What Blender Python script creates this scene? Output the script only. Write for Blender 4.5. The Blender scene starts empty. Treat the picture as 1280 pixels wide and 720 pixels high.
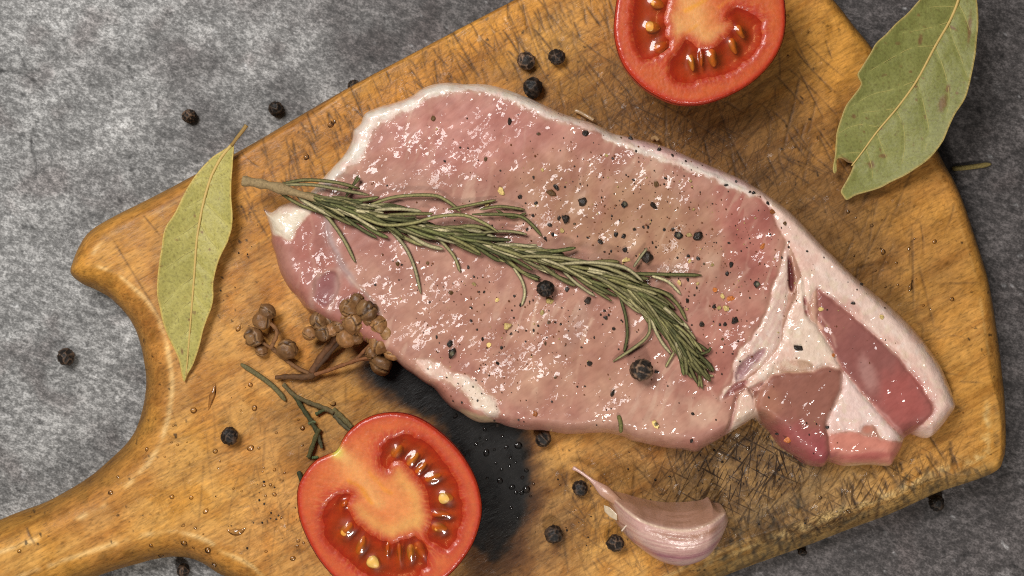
import bpy, math, random
import numpy as np
from mathutils import Vector

# ------------------------------------------------------------------ units
S = 0.00025            # metres per unit ("px" of the board-top plane)
TB = 72.0              # board thickness in units (18 mm)
HC = 1800.0            # camera height above the board top, in units
CX, CY = 640.0, 360.0
rng = np.random.default_rng(7)
random.seed(7)

# ------------------------------------------------------------------ camera, light, exposure
sc = bpy.context.scene
COL = sc.collection
cam_d = bpy.data.cameras.new('camera')
cam = bpy.data.objects.new('camera', cam_d)
COL.objects.link(cam)
cam_d.sensor_width = 36.0
cam_d.lens = 36.0 * HC / 1280.0
cam_d.clip_start = 0.01
cam_d.clip_end = 50.0
cam.location = (0, 0, (HC + TB) * S)
cam_d.dof.use_dof = True
cam_d.dof.focus_distance = (HC - 40) * S
cam_d.dof.aperture_fstop = 16.0
sc.camera = cam

world = bpy.data.worlds.new('World')
sc.world = world
world.use_nodes = True
bg = world.node_tree.nodes['Background']
bg.inputs[0].default_value = (1.0, 0.985, 0.96, 1)
bg.inputs[1].default_value = 0.07


def area_light(name, loc, target, size, power, color):
    d = bpy.data.lights.new(name, 'AREA')
    d.shape = 'RECTANGLE'
    d.size, d.size_y = size
    d.energy = power
    d.color = color
    o = bpy.data.objects.new(name, d)
    COL.objects.link(o)
    o.location = loc
    o.rotation_euler = (Vector(target) - Vector(loc)).to_track_quat('-Z', 'Y').to_euler()
    o['kind'] = 'helper'
    return o


area_light('softbox_lamp', (-0.33, 0.36, 0.74), (0.0, 0.0, 0.02), (0.38, 0.31), 7.7, (1.0, 0.975, 0.95))
area_light('fill_lamp', (0.10, -0.42, 0.42), (0.02, 0.0, 0.02), (0.10, 0.08), 1.55, (1.0, 0.96, 0.9))

vs = sc.view_settings
vs.view_transform = 'Standard'
vs.look = 'None'
vs.exposure = 0.0
vs.gamma = 1.0
vs.use_curve_mapping = False
sc.cycles.max_bounces = 8
sc.cycles.transparent_max_bounces = 8
sc.cycles.use_denoising = False
sc.cycles.denoising_prefilter = 'ACCURATE'
sc.cycles.filter_width = 1.15
sc.cycles.sample_clamp_indirect = 6.0

# ------------------------------------------------------------------ maths helpers


def lin(c):
    c = np.asarray(c, float) / 255.0
    return np.where(c <= 0.04045, c / 12.92, ((c + 0.055) / 1.055) ** 2.4)


def lin4(c):
    return tuple(lin(c)) + (1.0,)


def smooth(a, b, x):
    t = np.clip((x - a) / (b - a), 0, 1)
    return t * t * (3 - 2 * t)


def _hash(ix, iy, seed):
    n = (ix.astype(np.int64) * 374761393 + iy.astype(np.int64) * 668265263 + seed * 974634541) & 0xFFFFFFFF
    n = ((n ^ (n >> 13)) * 1274126177) & 0xFFFFFFFF
    n = n ^ (n >> 16)
    return n


def perlin(x, y, seed=0):
    x0 = np.floor(x); y0 = np.floor(y)
    fx = x - x0; fy = y - y0
    u = fx * fx * fx * (fx * (fx * 6 - 15) + 10)
    v = fy * fy * fy * (fy * (fy * 6 - 15) + 10)

    def g(ix, iy, dx, dy):
        a = (_hash(ix, iy, seed) & 0xFFFF) / 65536.0 * 2 * np.pi
        return np.cos(a) * dx + np.sin(a) * dy
    n00 = g(x0, y0, fx, fy); n10 = g(x0 + 1, y0, fx - 1, fy)
    n01 = g(x0, y0 + 1, fx, fy - 1); n11 = g(x0 + 1, y0 + 1, fx - 1, fy - 1)
    return ((n00 * (1 - u) + n10 * u) * (1 - v) + (n01 * (1 - u) + n11 * u) * v) * 1.5


def fbm(x, y, scale, octaves=3, seed=0):
    r = np.zeros_like(np.asarray(x, float)); a = 1.0; t = 0
    f = 1.0 / scale
    for i in range(octaves):
        r += a * perlin(x * f, y * f, seed + i * 17)
        t += a; a *= 0.5; f *= 2.03
    return r / t


def rot(x, y, deg):
    c, s = math.cos(math.radians(deg)), math.sin(math.radians(deg))
    return x * c + y * s, -x * s + y * c


def unproj(pts, z):
    p = np.asarray(pts, float).copy()
    k = (HC - z) / HC
    p[:, 0] = CX + (p[:, 0] - CX) * k
    p[:, 1] = CY + (p[:, 1] - CY) * k
    return p


def up1(q, z):
    k = (HC - z) / HC
    return CX + (q[0] - CX) * k, CY + (q[1] - CY) * k


def proj(x, y, z):
    k = HC / (HC - z)
    return CX + (x - CX) * k, CY + (y - CY) * k


def W(x, y, z):
    """local units -> world metres"""
    return np.stack([(np.asarray(x, float) - CX) * S, (CY - np.asarray(y, float)) * S, (np.asarray(z, float) + TB) * S], -1)


def catmull(pts, n=5, closed=True):
    p = np.asarray(pts, float)
    m = len(p)
    out = []
    rngi = range(m) if closed else range(m - 1)
    for i in rngi:
        if closed:
            p0, p1, p2, p3 = p[(i - 1) % m], p[i], p[(i + 1) % m], p[(i + 2) % m]
        else:
            p0, p1, p2, p3 = p[max(i - 1, 0)], p[i], p[i + 1], p[min(i + 2, m - 1)]
        for k in range(n):
            t = k / n
            out.append(0.5 * ((2 * p1) + (p2 - p0) * t + (2 * p0 - 5 * p1 + 4 * p2 - p3) * t * t + (3 * p1 - p0 - 3 * p2 + p3) * t ** 3))
    if not closed:
        out.append(p[-1])
    return np.array(out)


def seg_dist(poly, X, Y, closed=True, closest=False):
    P = np.stack([X, Y], -1).reshape(-1, 2)
    a = poly
    b = np.roll(poly, -1, 0) if closed else None
    if not closed:
        a, b = poly[:-1], poly[1:]
    d = b - a
    L = np.maximum((d * d).sum(1), 1e-9)
    best = np.full(len(P), 1e18)
    cp = np.zeros_like(P) if closest else None
    for i in range(len(a)):
        w = P - a[i]
        t = np.clip((w @ d[i]) / L[i], 0, 1)
        e = w - t[:, None] * d[i]
        q = (e * e).sum(1)
        if closest:
            m = q < best
            cp[m] = (a[i] + t[:, None] * d[i])[m]
        best = np.minimum(best, q)
    r = np.sqrt(best)
    return (r, cp) if closest else r


def inside(poly, X, Y):
    x = X.ravel(); y = Y.ravel()
    r = np.zeros(len(x), bool)
    a = poly; b = np.roll(poly, -1, 0)
    for i in range(len(a)):
        y0, y1 = a[i, 1], b[i, 1]
        if y0 == y1:
            continue
        c = (y0 > y) != (y1 > y)
        if c.any():
            xs = (b[i, 0] - a[i, 0]) * (y - y0) / (y1 - y0) + a[i, 0]
            r ^= c & (x < xs)
    return r


def sdf_exact(poly, X, Y):
    d = seg_dist(poly, X, Y)
    return np.where(inside(poly, X, Y), d, -d)


def sample_grid(G, x0, y0, h, X, Y):
    gx = np.clip((X - x0) / h, 0, G.shape[1] - 1.001); gy = np.clip((Y - y0) / h, 0, G.shape[0] - 1.001)
    ix = gx.astype(int); iy = gy.astype(int)
    fx = gx - ix; fy = gy - iy
    return (G[iy, ix] * (1 - fx) + G[iy, ix + 1] * fx) * (1 - fy) + (G[iy + 1, ix] * (1 - fx) + G[iy + 1, ix + 1] * fx) * fy


def sdf(poly, X, Y, h=3.0, margin=24.0, cl=True):
    """signed distance by bilinear lookup in a local table (positive inside), clamped to -margin far away"""
    X = np.asarray(X, float); Y = np.asarray(Y, float)
    x0, y0 = poly.min(0) - margin; x1, y1 = poly.max(0) + margin
    gx = np.arange(x0, x1 + h, h); gy = np.arange(y0, y1 + h, h)
    GX, GY = np.meshgrid(gx, gy)
    d = seg_dist(poly, GX, GY, closed=cl)
    if cl:
        d = np.where(inside(poly, GX, GY), d, -d)
    else:
        d = -d
    G = d.reshape(GX.shape)
    out = sample_grid(G, x0, y0, h, X, Y)
    far = (X < x0) | (X > x1) | (Y < y0) | (Y > y1)
    return np.where(far, -margin, np.maximum(out, -margin) if True else out)


def ldist(pts, X, Y, n=6, margin=24.0, h=2.0):
    """distance to an open smooth line, clamped at margin"""
    return -sdf(catmull(pts, n, False), X, Y, h, margin, False)


# ------------------------------------------------------------------ object helpers


def tag(o, label=None, cat=None, group=None, kind=None):
    if label: o['label'] = label
    if cat: o['category'] = cat
    if group: o['group'] = group
    if kind: o['kind'] = kind
    return o


def thing(name, label, cat, q, z=0.0, group=None):
    o = bpy.data.objects.new(name, None)
    COL.objects.link(o)
    x, y = up1(q, z)
    o.location = Vector(W(x, y, z))
    o.empty_display_size = 0.005
    tag(o, label, cat, group)
    return o


def root_loc(o):
    while o.parent is not None:
        o = o.parent
    return np.array(o.location)


def mesh_obj(name, V, F, mat, parent=None, col=None, normals=None, smooth_sh=True, origin=None, alpha=None):
    """V in local units; F = list/array of faces (tri or quad arrays, or list of arrays)"""
    V = np.asarray(V, float)
    Wv = W(V[:, 0], V[:, 1], V[:, 2])
    o_loc = np.zeros(3)
    if parent is not None:
        o_loc = root_loc(parent)
    elif origin is not None:
        o_loc = W(*origin)
    Wv = Wv - o_loc
    me = bpy.data.meshes.new(name)
    if isinstance(F, np.ndarray):
        F = [F]
    if isinstance(F, list) and len(F) and isinstance(F[0], (tuple, list)):
        me.from_pydata([tuple(v) for v in Wv], [], F)
    else:
        nl = sum(f.size for f in F); nf = sum(len(f) for f in F)
        me.vertices.add(len(Wv)); me.loops.add(nl); me.polygons.add(nf)
        me.vertices.foreach_set('co', Wv.astype(np.float32).ravel())
        me.loops.foreach_set('vertex_index', np.concatenate([f.ravel() for f in F]).astype(np.int32))
        tot = np.concatenate([np.full(len(f), f.shape[1]) for f in F]).astype(np.int32)
        st = np.concatenate([[0], np.cumsum(tot)[:-1]]).astype(np.int32)
        me.polygons.foreach_set('loop_start', st)
        me.polygons.foreach_set('loop_total', tot)
        me.update(calc_edges=True)
    me.polygons.foreach_set('use_smooth', np.full(len(me.polygons), smooth_sh))
    if col is not None:
        c = np.ones((len(V), 4), np.float32)
        c[:, :3] = lin(col)
        if alpha is not None: c[:, 3] = alpha
        at = me.attributes.new('tint', 'FLOAT_COLOR', 'POINT')
        at.data.foreach_set('color', c.ravel())
    me.materials.append(mat)
    me.validate()
    if normals is not None:
        me.normals_split_custom_set_from_vertices([tuple(n) for n in normals])
    o = bpy.data.objects.new(name, me)
    COL.objects.link(o)
    if parent is not None:
        o.parent = parent
    else:
        o.location = Vector(o_loc)
    return o


class Sheet:
    """A regular grid clipped to a smooth outline, its rim snapped on the outline. Gives x, y and d (distance inward)."""

    def __init__(self, poly, h):
        self.poly = poly
        x0, y0 = poly.min(0) - 2 * h; x1, y1 = poly.max(0) + 2 * h
        gx = np.arange(x0, x1 + h, h); gy = np.arange(y0, y1 + h, h)
        X, Y = np.meshgrid(gx, gy)
        self.shape = X.shape
        # coarse distance then exact near the rim
        D = sdf(poly, X, Y, 6.0, 12.0)
        near = np.abs(D) < 10
        D[near] = sdf_exact(poly, X[near], Y[near])
        C = (D[:-1, :-1] + D[1:, :-1] + D[:-1, 1:] + D[1:, 1:]) / 4 > 0
        idx = np.arange(X.size).reshape(X.shape)
        q = np.stack([idx[:-1, :-1][C], idx[1:, :-1][C], idx[1:, 1:][C], idx[:-1, 1:][C]], -1)
        used = np.zeros(X.size, bool); used[q.ravel()] = True
        cnt = np.zeros(X.size, int); np.add.at(cnt, q.ravel(), 1)
        remap = -np.ones(X.size, int); remap[used] = np.arange(used.sum())
        self.F = remap[q]
        x = X.ravel()[used].copy(); y = Y.ravel()[used].copy(); d = D.ravel()[used].copy()
        rim = cnt[used] < 4
        _, cp = seg_dist(poly, x[rim], y[rim], closest=True)
        x[rim] = cp[:, 0]; y[rim] = cp[:, 1]; d[rim] = 0
        self.x, self.y, self.d, self.rim = x, y, np.maximum(d, 0), rim

    def normals(self, z):
        V = np.stack([self.x, -self.y, z], -1)
        F = self.F
        n = np.cross(V[F[:, 2]] - V[F[:, 0]], V[F[:, 3]] - V[F[:, 1]])
        N = np.zeros_like(V)
        for k in range(4):
            np.add.at(N, F[:, k], n)
        N /= np.maximum(np.linalg.norm(N, axis=1, keepdims=True), 1e-12)
        if N[:, 2].mean() < 0:
            N = -N
        return N

    def rim_edges(self):
        F = self.F
        E = np.concatenate([F[:, [0, 1]], F[:, [1, 2]], F[:, [2, 3]], F[:, [3, 0]]])
        key = np.sort(E, 1); k = key[:, 0].astype(np.int64) * (len(self.x) + 1) + key[:, 1]
        u, inv, c = np.unique(k, return_inverse=True, return_counts=True)
        return E[c[inv] == 1]

    def solid(self, zt, zb):
        """top sheet + bottom sheet + rim wall; returns V, [F...]"""
        n = len(self.x)
        V = np.concatenate([np.stack([self.x, self.y, zt], -1), np.stack([self.x, self.y, zb], -1)])
        E = self.rim_edges()
        wall = np.stack([E[:, 1], E[:, 0], E[:, 0] + n, E[:, 1] + n], -1)
        return V, [self.F, self.F[:, ::-1] + n, wall]


def split_parts(sheet, z, colr, region, names, mat_of, root, alpha=None):
    """one mesh object per region id, sharing the normals of the whole sheet"""
    N = sheet.normals(z)
    fr = region[sheet.F]
    # face id = most common of its corners (first corner wins a tie)
    fid = fr[:, 0].copy()
    m = fr[:, 1] == fr[:, 2]
    fid[m] = fr[m, 1]
    objs = {}
    for k, (name, label) in enumerate(names):
        F = sheet.F[fid == k]
        if len(F) == 0:
            continue
        u = np.unique(F)
        remap = np.zeros(len(sheet.x), int); remap[u] = np.arange(len(u))
        V = np.stack([sheet.x[u], sheet.y[u], z[u]], -1)
        o = mesh_obj(name, V, remap[F], mat_of(k), root, colr[u], N[u], alpha=None if alpha is None else alpha[u])
        if label:
            o['label'] = label
        objs[k] = o
    return objs


def tube(path, rad, nseg=8, flat=1.0, cap=True, up=(0, 0, 1)):
    """swept tube in local units: path (n,3), rad (n,), flat = height/width"""
    p = np.asarray(path, float); n = len(p)
    r = np.broadcast_to(np.asarray(rad, float), (n,))
    t = np.gradient(p, axis=0)
    t /= np.maximum(np.linalg.norm(t, axis=1, keepdims=True), 1e-9)
    upv = np.array(up, float)
    s = np.cross(t, upv); s /= np.maximum(np.linalg.norm(s, axis=1, keepdims=True), 1e-9)
    u = np.cross(s, t)
    a = np.linspace(0, 2 * np.pi, nseg, endpoint=False)
    V = (p[:, None, :] + r[:, None, None] * (np.cos(a)[None, :, None] * s[:, None, :] + flat * np.sin(a)[None, :, None] * u[:, None, :])).reshape(-1, 3)
    i = np.arange(n - 1)[:, None] * nseg; j = np.arange(nseg)[None, :]; j2 = (j + 1) % nseg
    F = np.stack([i + j, i + j2, i + nseg + j2, i + nseg + j], -1).reshape(-1, 4)
    V = np.concatenate([V, p[[0, -1]]])
    c0, c1 = n * nseg, n * nseg + 1
    jj = np.arange(nseg); jn = (jj + 1) % nseg
    T = np.concatenate([np.stack([np.full(nseg, c0), jn, jj], -1), np.stack([np.full(nseg, c1), (n - 1) * nseg + jj, (n - 1) * nseg + jn], -1)])
    return V, [F, T]


def merge(parts):
    Vs, Fs, off = [], [], 0
    for V, F in parts:
        Vs.append(V)
        for f in (F if isinstance(F, list) else [F]):
            Fs.append(f + off)
        off += len(V)
    return np.concatenate(Vs), Fs


_ico = {}


def ico(sub):
    if sub not in _ico:
        import bmesh
        bm = bmesh.new()
        bmesh.ops.create_icosphere(bm, subdivisions=sub, radius=1.0)
        V = np.array([v.co[:] for v in bm.verts]); F = np.array([[v.index for v in f.verts] for f in bm.faces])
        bm.free()
        _ico[sub] = (V, F)
    return _ico[sub]


def noise3(P, scale, seed):
    """cheap 3-D noise out of three planar ones"""
    return (perlin(P[:, 0] * scale + P[:, 2] * scale * .7 + 3.1, P[:, 1] * scale - P[:, 2] * scale * .6, seed)
            + perlin(P[:, 1] * scale + 9.7, P[:, 2] * scale + P[:, 0] * scale * .5, seed + 5)
            + perlin(P[:, 2] * scale - 4.2, P[:, 0] * scale - P[:, 1] * scale * .4, seed + 9)) / 2.0


# ------------------------------------------------------------------ materials


class NT:
    def __init__(self, name):
        self.m = bpy.data.materials.new(name)
        self.m.use_nodes = True
        self.t = self.m.node_tree
        self.b = self.t.nodes['Principled BSDF']
        self.tc = self.t.nodes.new('ShaderNodeTexCoord')

    def n(self, typ, **kw):
        o = self.t.nodes.new(typ)
        for k, v in kw.items():
            setattr(o, k, v)
        return o

    def link(self, a, b):
        self.t.links.new(a, b)

    def setp(self, **kw):
        for k, v in kw.items():
            self.b.inputs[k.replace('_', ' ')].default_value = v

    def attr(self, name='tint'):
        return self.n('ShaderNodeAttribute', attribute_name=name).outputs['Color']

    def coords(self, rotz=0.0, scale=(1, 1, 1)):
        mp = self.n('ShaderNodeMapping')
        mp.inputs['Rotation'].default_value = (0, 0, math.radians(rotz))
        mp2 = self.n('ShaderNodeMapping')
        mp2.inputs['Scale'].default_value = scale
        self.link(self.tc.outputs['Object'], mp.inputs['Vector'])
        self.link(mp.outputs[0], mp2.inputs['Vector'])
        return mp2.outputs[0]

    def noise(self, lam_px, vec=None, detail=3.0, rough=0.55, dist=0.0):
        o = self.n('ShaderNodeTexNoise')
        o.inputs['Scale'].default_value = 1.0 / (lam_px * S)
        o.inputs['Detail'].default_value = detail
        o.inputs['Roughness'].default_value = rough
        o.inputs['Distortion'].default_value = dist
        self.link(vec if vec is not None else self.tc.outputs['Object'], o.inputs['Vector'])
        return o.outputs['Fac']

    def ramp(self, fac, stops):
        o = self.n('ShaderNodeValToRGB')
        el = o.color_ramp.elements
        while len(el) < len(stops):
            el.new(0.5)
        for e, (p, c) in zip(el, stops):
            e.position = p
            e.color = (c, c, c, 1) if not isinstance(c, tuple) else c
        self.link(fac, o.inputs['Fac'])
        return o.outputs['Color']

    def mul(self, a, b, fac=1.0):
        o = self.n('ShaderNodeMix', data_type='RGBA', blend_type='MULTIPLY')
        o.inputs[0].default_value = fac
        self.link(a, o.inputs[6]); self.link(b, o.inputs[7])
        return o.outputs[2]

    def mix(self, fac, a, b):
        o = self.n('ShaderNodeMix', data_type='RGBA')
        if isinstance(fac, float): o.inputs[0].default_value = fac
        else: self.link(fac, o.inputs[0])
        for s, v in ((6, a), (7, b)):
            if isinstance(v, tuple): o.inputs[s].default_value = v
            else: self.link(v, o.inputs[s])
        return o.outputs[2]

    def math(self, op, a, b):
        o = self.n('ShaderNodeMath', operation=op)
        for i, v in enumerate((a, b)):
            if isinstance(v, (int, float)): o.inputs[i].default_value = v
            else: self.link(v, o.inputs[i])
        return o.outputs[0]

    def bump(self, height, dist_px, strength=1.0, prev=None):
        o = self.n('ShaderNodeBump')
        o.inputs['Strength'].default_value = strength
        o.inputs['Distance'].default_value = dist_px * S
        self.link(height, o.inputs['Height'])
        if prev is not None:
            self.link(prev, o.inputs['Normal'])
        return o.outputs[0]

    def facets(self, layers, warp_px=4.0, warp_lam=6.0, prev=None, rotz=-40, squash=0.6):
        """wet film: small crisp facets, each tilted its own way"""
        crd = self.coords(rotz, (squash, 1, 1))
        nz = self.n('ShaderNodeTexNoise')
        nz.inputs['Scale'].default_value = 1.0 / (warp_lam * S)
        nz.inputs['Detail'].default_value = 3.0
        self.link(self.tc.outputs['Object'], nz.inputs['Vector'])
        vm = self.n('ShaderNodeVectorMath', operation='MULTIPLY_ADD')
        self.link(nz.outputs['Color'], vm.inputs[0])
        vm.inputs[1].default_value = (warp_px * S * 2,) * 3
        self.link(crd, vm.inputs[2])
        cur = prev
        if cur is None:
            cur = self.n('ShaderNodeNewGeometry').outputs['Normal']
        for lam, k in layers:
            vo = self.n('ShaderNodeTexVoronoi')
            vo.inputs['Scale'].default_value = 1.0 / (lam * S)
            self.link(vm.outputs[0], vo.inputs['Vector'])
            sb = self.n('ShaderNodeVectorMath', operation='SUBTRACT')
            self.link(vo.outputs['Color'], sb.inputs[0]); sb.inputs[1].default_value = (0.5, 0.5, 0.5)
            ma = self.n('ShaderNodeVectorMath', operation='MULTIPLY_ADD')
            self.link(sb.outputs[0], ma.inputs[0]); ma.inputs[1].default_value = (k, k, 0.0)
            self.link(cur, ma.inputs[2])
            cur = ma.outputs[0]
        nm = self.n('ShaderNodeVectorMath', operation='NORMALIZE')
        self.link(cur, nm.inputs[0])
        return nm.outputs[0]

    def base(self, c):
        self.link(c, self.b.inputs['Base Color'])


def make_materials():
    M = {}
    # --- stone table
    t = NT('stone_table')
    fl = t.coords(20, (0.8, 1.12, 1))
    n1 = t.noise(8.0, fl, 4.0, 0.75)
    n2 = t.noise(30.0, fl, 3.0, 0.6)
    n0 = t.noise(2.6, fl, 2.0, 0.7)
    f = t.math('ADD', t.math('MULTIPLY', n1, 0.50), t.math('ADD', t.math('MULTIPLY', n2, 0.2), t.math('MULTIPLY', n0, 0.30)))
    c = t.ramp(f, [(0.40, 0.38), (0.47, 0.66), (0.515, 1.0), (0.56, 1.55), (0.63, 2.1)])
    t.base(t.mul(t.attr(), c))
    t.setp(Roughness=0.6, Specular_IOR_Level=0.3)
    t.link(t.bump(f, 1.6, 0.5), t.b.inputs['Normal'])
    M['table'] = t.m
    # --- wood
    t = NT('oiled_wood')
    n1 = t.noise(4.0, t.coords(-30, (0.2, 1.0, 1)), 4.0, 0.65)
    n2 = t.noise(2.6, t.coords(-30, (0.34, 1.3, 1)), 2.0, 0.6)
    n3 = t.noise(70.0, t.coords(-30, (0.3, 1.2, 1)), 4.0, 0.65, 0.8)
    n4 = t.noise(2.6, None, 3.0, 0.7)
    n5 = t.noise(20.0, None, 4.0, 0.65)
    c = t.mul(t.ramp(n1, [(0.33, 0.74), (0.5, 1.0), (0.68, 1.18)]), t.ramp(n2, [(0.32, 0.68), (0.43, 0.98), (0.7, 1.12)]))
    c = t.mul(c, t.ramp(n3, [(0.3, (0.76, 0.71, 0.64, 1)), (0.5, (1, 1, 1, 1)), (0.7, (1.16, 1.12, 1.02, 1))]))
    c = t.mul(c, t.ramp(n5, [(0.3, (0.86, 0.83, 0.80, 1)), (0.5, (1, 1, 1, 1)), (0.7, (1.10, 1.08, 1.04, 1))]))
    # fine knife scratches: long thin lines in several directions, where the mask says the board is worn
    at = t.n('ShaderNodeAttribute', attribute_name='tint')
    lines = None
    for q_, (ang, lam, th) in enumerate(((64, 3.0, 0.635), (52, 4.2, 0.64), (108, 3.4, 0.65), (-28, 3.6, 0.655), (84, 3.0, 0.645))):
        mp = t.coords(-ang, (0.055, 1.0, 1))
        off = t.n('ShaderNodeVectorMath', operation='ADD'); off.inputs[1].default_value = (q_ * 0.37, q_ * 0.11, 0)
        t.link(mp, off.inputs[0])
        ln_ = t.ramp(t.noise(lam, off.outputs[0], 1.0, 0.4), [(th - 0.03, 0.0), (th + 0.03, 1.0)])
        lines = ln_ if lines is None else t.math('MAXIMUM', lines, ln_)
    lm = t.math('MULTIPLY', lines, at.outputs['Alpha'])
    c = t.mul(c, t.mix(lm, (1, 1, 1, 1), (0.16, 0.13, 0.11, 1)))
    gr = t.noise(13.0, t.coords(-30, (0.07, 1.0, 1)), 3.0, 0.6, 0.5)
    c = t.mul(c, t.ramp(gr, [(0.36, (0.80, 0.74, 0.66, 1)), (0.5, (1, 1, 1, 1)), (0.68, (1.08, 1.07, 1.04, 1))]))
    t.base(t.mul(at.outputs['Color'], c))
    t.setp(Roughness=0.5, Coat_Weight=0.3, Coat_Roughness=0.10, Coat_IOR=1.4, Specular_IOR_Level=0.28)
    t.link(t.math('MULTIPLY', t.ramp(t.noise(24.0, None, 4.0, 0.7), [(0.52, 0.05), (0.66, 1.0)]), t.math('MULTIPLY', at.outputs['Alpha'], 0.9)), t.b.inputs['Coat Weight'])
    rr = t.ramp(n5, [(0.35, 0.38), (0.65, 0.66)])
    t.link(rr, t.b.inputs['Roughness'])
    nb = t.bump(n4, 0.5, 0.6, t.bump(n2, 0.45, 0.6, t.bump(n1, 0.4, 0.5)))
    t.link(nb, t.b.inputs['Normal']); t.link(t.facets([(4.5, 0.62)], 3.0, 5.0, nb, -30, 0.7), t.b.inputs['Coat Normal'])
    M['wood'] = t.m
    # --- raw meat
    t = NT('raw_pork')
    fib = t.coords(-38, (0.35, 1.0, 1))
    n1 = t.noise(4.5, fib, 3.0, 0.6)
    n2 = t.noise(14.0, t.coords(-38, (0.55, 1.0, 1)), 3.0, 0.55, 0.8)
    n3 = t.noise(2.2, None, 2.0, 0.5)
    c = t.mul(t.attr(), t.ramp(n1, [(0.3, (0.90, 0.87, 0.87, 1)), (0.5, (1, 1, 1, 1)), (0.72, (1.06, 1.07, 1.07, 1))]))
    t.base(c)
    t.setp(Roughness=0.5, Coat_Weight=1.0, Coat_Roughness=0.075, Coat_IOR=1.42, Specular_IOR_Level=0.3)
    nb = t.bump(n3, 0.2, 0.6, t.bump(n1, 0.35, 0.6))
    w2 = t.noise(30.0, t.coords(-40, (0.6, 1.0, 1)), 2.0, 0.5, 0.4)
    cb = t.facets([(24.0, 0.38), (7.0, 0.33), (3.2, 0.28)], 6.0, 7.0, t.bump(w2, 7.0, 1.0), -42, 0.7)
    t.link(nb, t.b.inputs['Normal']); t.link(cb, t.b.inputs['Coat Normal'])
    wa = t.n('ShaderNodeAttribute', attribute_name='tint').outputs['Alpha']
    wet = t.math('MAXIMUM', t.ramp(t.noise(95.0, None, 5.0, 0.7), [(0.40, 0.15), (0.56, 1.0)]), wa)
    t.link(wet, t.b.inputs['Coat Weight'])
    M['meat'] = t.m
    # --- fat
    t = NT('pork_fat')
    n1 = t.noise(10.0, None, 4.0, 0.6); n3 = t.noise(2.5, None, 2.0, 0.5)
    t.base(t.mul(t.attr(), t.ramp(n1, [(0.3, (0.93, 0.90, 0.88, 1)), (0.6, (1.03, 1.03, 1.03, 1))])))
    t.setp(Roughness=0.45, Coat_Weight=0.9, Coat_Roughness=0.05, Coat_IOR=1.42)
    nb = t.bump(n3, 0.3, 0.7, t.bump(n1, 1.6, 0.8))
    cb = t.facets([(11.0, 0.34), (4.5, 0.34)], 4.0, 6.0, t.bump(t.noise(26.0, None, 2.0, 0.55, 0.4), 5.0, 1.0))
    t.link(nb, t.b.inputs['Normal']); t.link(cb, t.b.inputs['Coat Normal'])
    M['fat'] = t.m

    def simple(name, rough=0.5, coat=0.0, coat_r=0.1, lam=6.0, bump=0.4, lo=0.8, hi=1.15, spec=0.5, sss=0.0, sr=(1, .4, .2), ss=0.001, attr=True, color=None, perobj=0.0):
        t = NT(name)
        n1 = t.noise(lam, None, 4.0, 0.6)
        a = t.attr() if attr else None
        rm = t.ramp(n1, [(0.3, lo), (0.5, 1.0), (0.72, hi)])
        if a is None:
            rgb = t.n('ShaderNodeRGB'); rgb.outputs[0].default_value = lin4(color)
            a = rgb.outputs[0]
        c = t.mul(a, rm)
        if perobj:
            oi = t.n('ShaderNodeObjectInfo')
            c = t.mul(c, t.ramp(oi.outputs['Random'], [(0.0, 1 - perobj), (1.0, 1 + perobj)]))
        t.base(c)
        t.setp(Roughness=rough, Coat_Weight=coat, Coat_Roughness=coat_r, Specular_IOR_Level=spec)
        if sss:
            t.setp(Subsurface_Weight=sss, Subsurface_Scale=ss)
            t.b.inputs['Subsurface Radius'].default_value = sr
        nb = t.bump(n1, bump)
        t.link(nb, t.b.inputs['Normal']); t.link(nb, t.b.inputs['Coat Normal'])
        M[name] = t.m
        return t
    simple('tomato_skin', 0.35, 0.5, 0.12, 5, 0.9, 0.9, 1.08, sss=0.0)
    simple('tomato_flesh', 0.48, 0.4, 0.10, 5.0, 0.5, 0.88, 1.10, sss=0.08, sr=(1, .3, .15), ss=0.0008)
    simple('tomato_seed', 0.5, 0.2, 0.2, 4, 0.3, 0.85, 1.1)
    simple('bay_leaf_blade', 0.5, 0.0, 0.2, 3.0, 0.6, 0.78, 1.18, spec=0.35)
    simple('bay_leaf_rib', 0.55, 0.0, 0.2, 4.0, 0.2, 0.9, 1.1)
    simple('rosemary_needle', 0.7, 0.0, 0.2, 2.2, 0.8, 0.62, 1.4, spec=0.22, perobj=0.3)
    simple('rosemary_stem', 0.75, 0.0, 0.2, 3.0, 0.8, 0.7, 1.25, spec=0.2)
    simple('peppercorn_husk', 0.6, 0.08, 0.25, 3.0, 0.8, 0.5, 1.6, spec=0.3, perobj=0.15)
    simple('pepper_shell', 0.55, 0.22, 0.10, 2.0, 0.7, 0.5, 1.4, spec=0.3, perobj=0.25)
    simple('dried_bud', 0.5, 0.15, 0.25, 4.0, 0.6, 0.7, 1.25, spec=0.35, perobj=0.18)
    simple('dried_stem', 0.7, 0.0, 0.3, 5.0, 0.8, 0.65, 1.25, spec=0.3)
    simple('garlic_skin', 0.36, 0.55, 0.2, 3.0, 0.4, 0.88, 1.1, spec=0.5)
    # --- tomato gel: tinted clear jelly with a glossy face
    t = NT('tomato_gel')
    tr = t.n('ShaderNodeBsdfTransparent'); tr.inputs[0].default_value = (1.0, 0.74, 0.46, 1)
    t.base(t.attr())
    t.setp(Roughness=0.35, Coat_Weight=1.0, Coat_Roughness=0.04, Coat_IOR=1.4)
    n1 = t.noise(16.0, None, 2.0, 0.5)
    cb = t.bump(n1, 1.2, 0.6)
    t.link(cb, t.b.inputs['Coat Normal'])
    gl = t.n('ShaderNodeBsdfGlossy'); gl.inputs['Roughness'].default_value = 0.05
    t.link(cb, gl.inputs['Normal'])
    fr = t.n('ShaderNodeFresnel'); fr.inputs['IOR'].default_value = 1.42
    t.link(cb, fr.inputs['Normal'])
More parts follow.
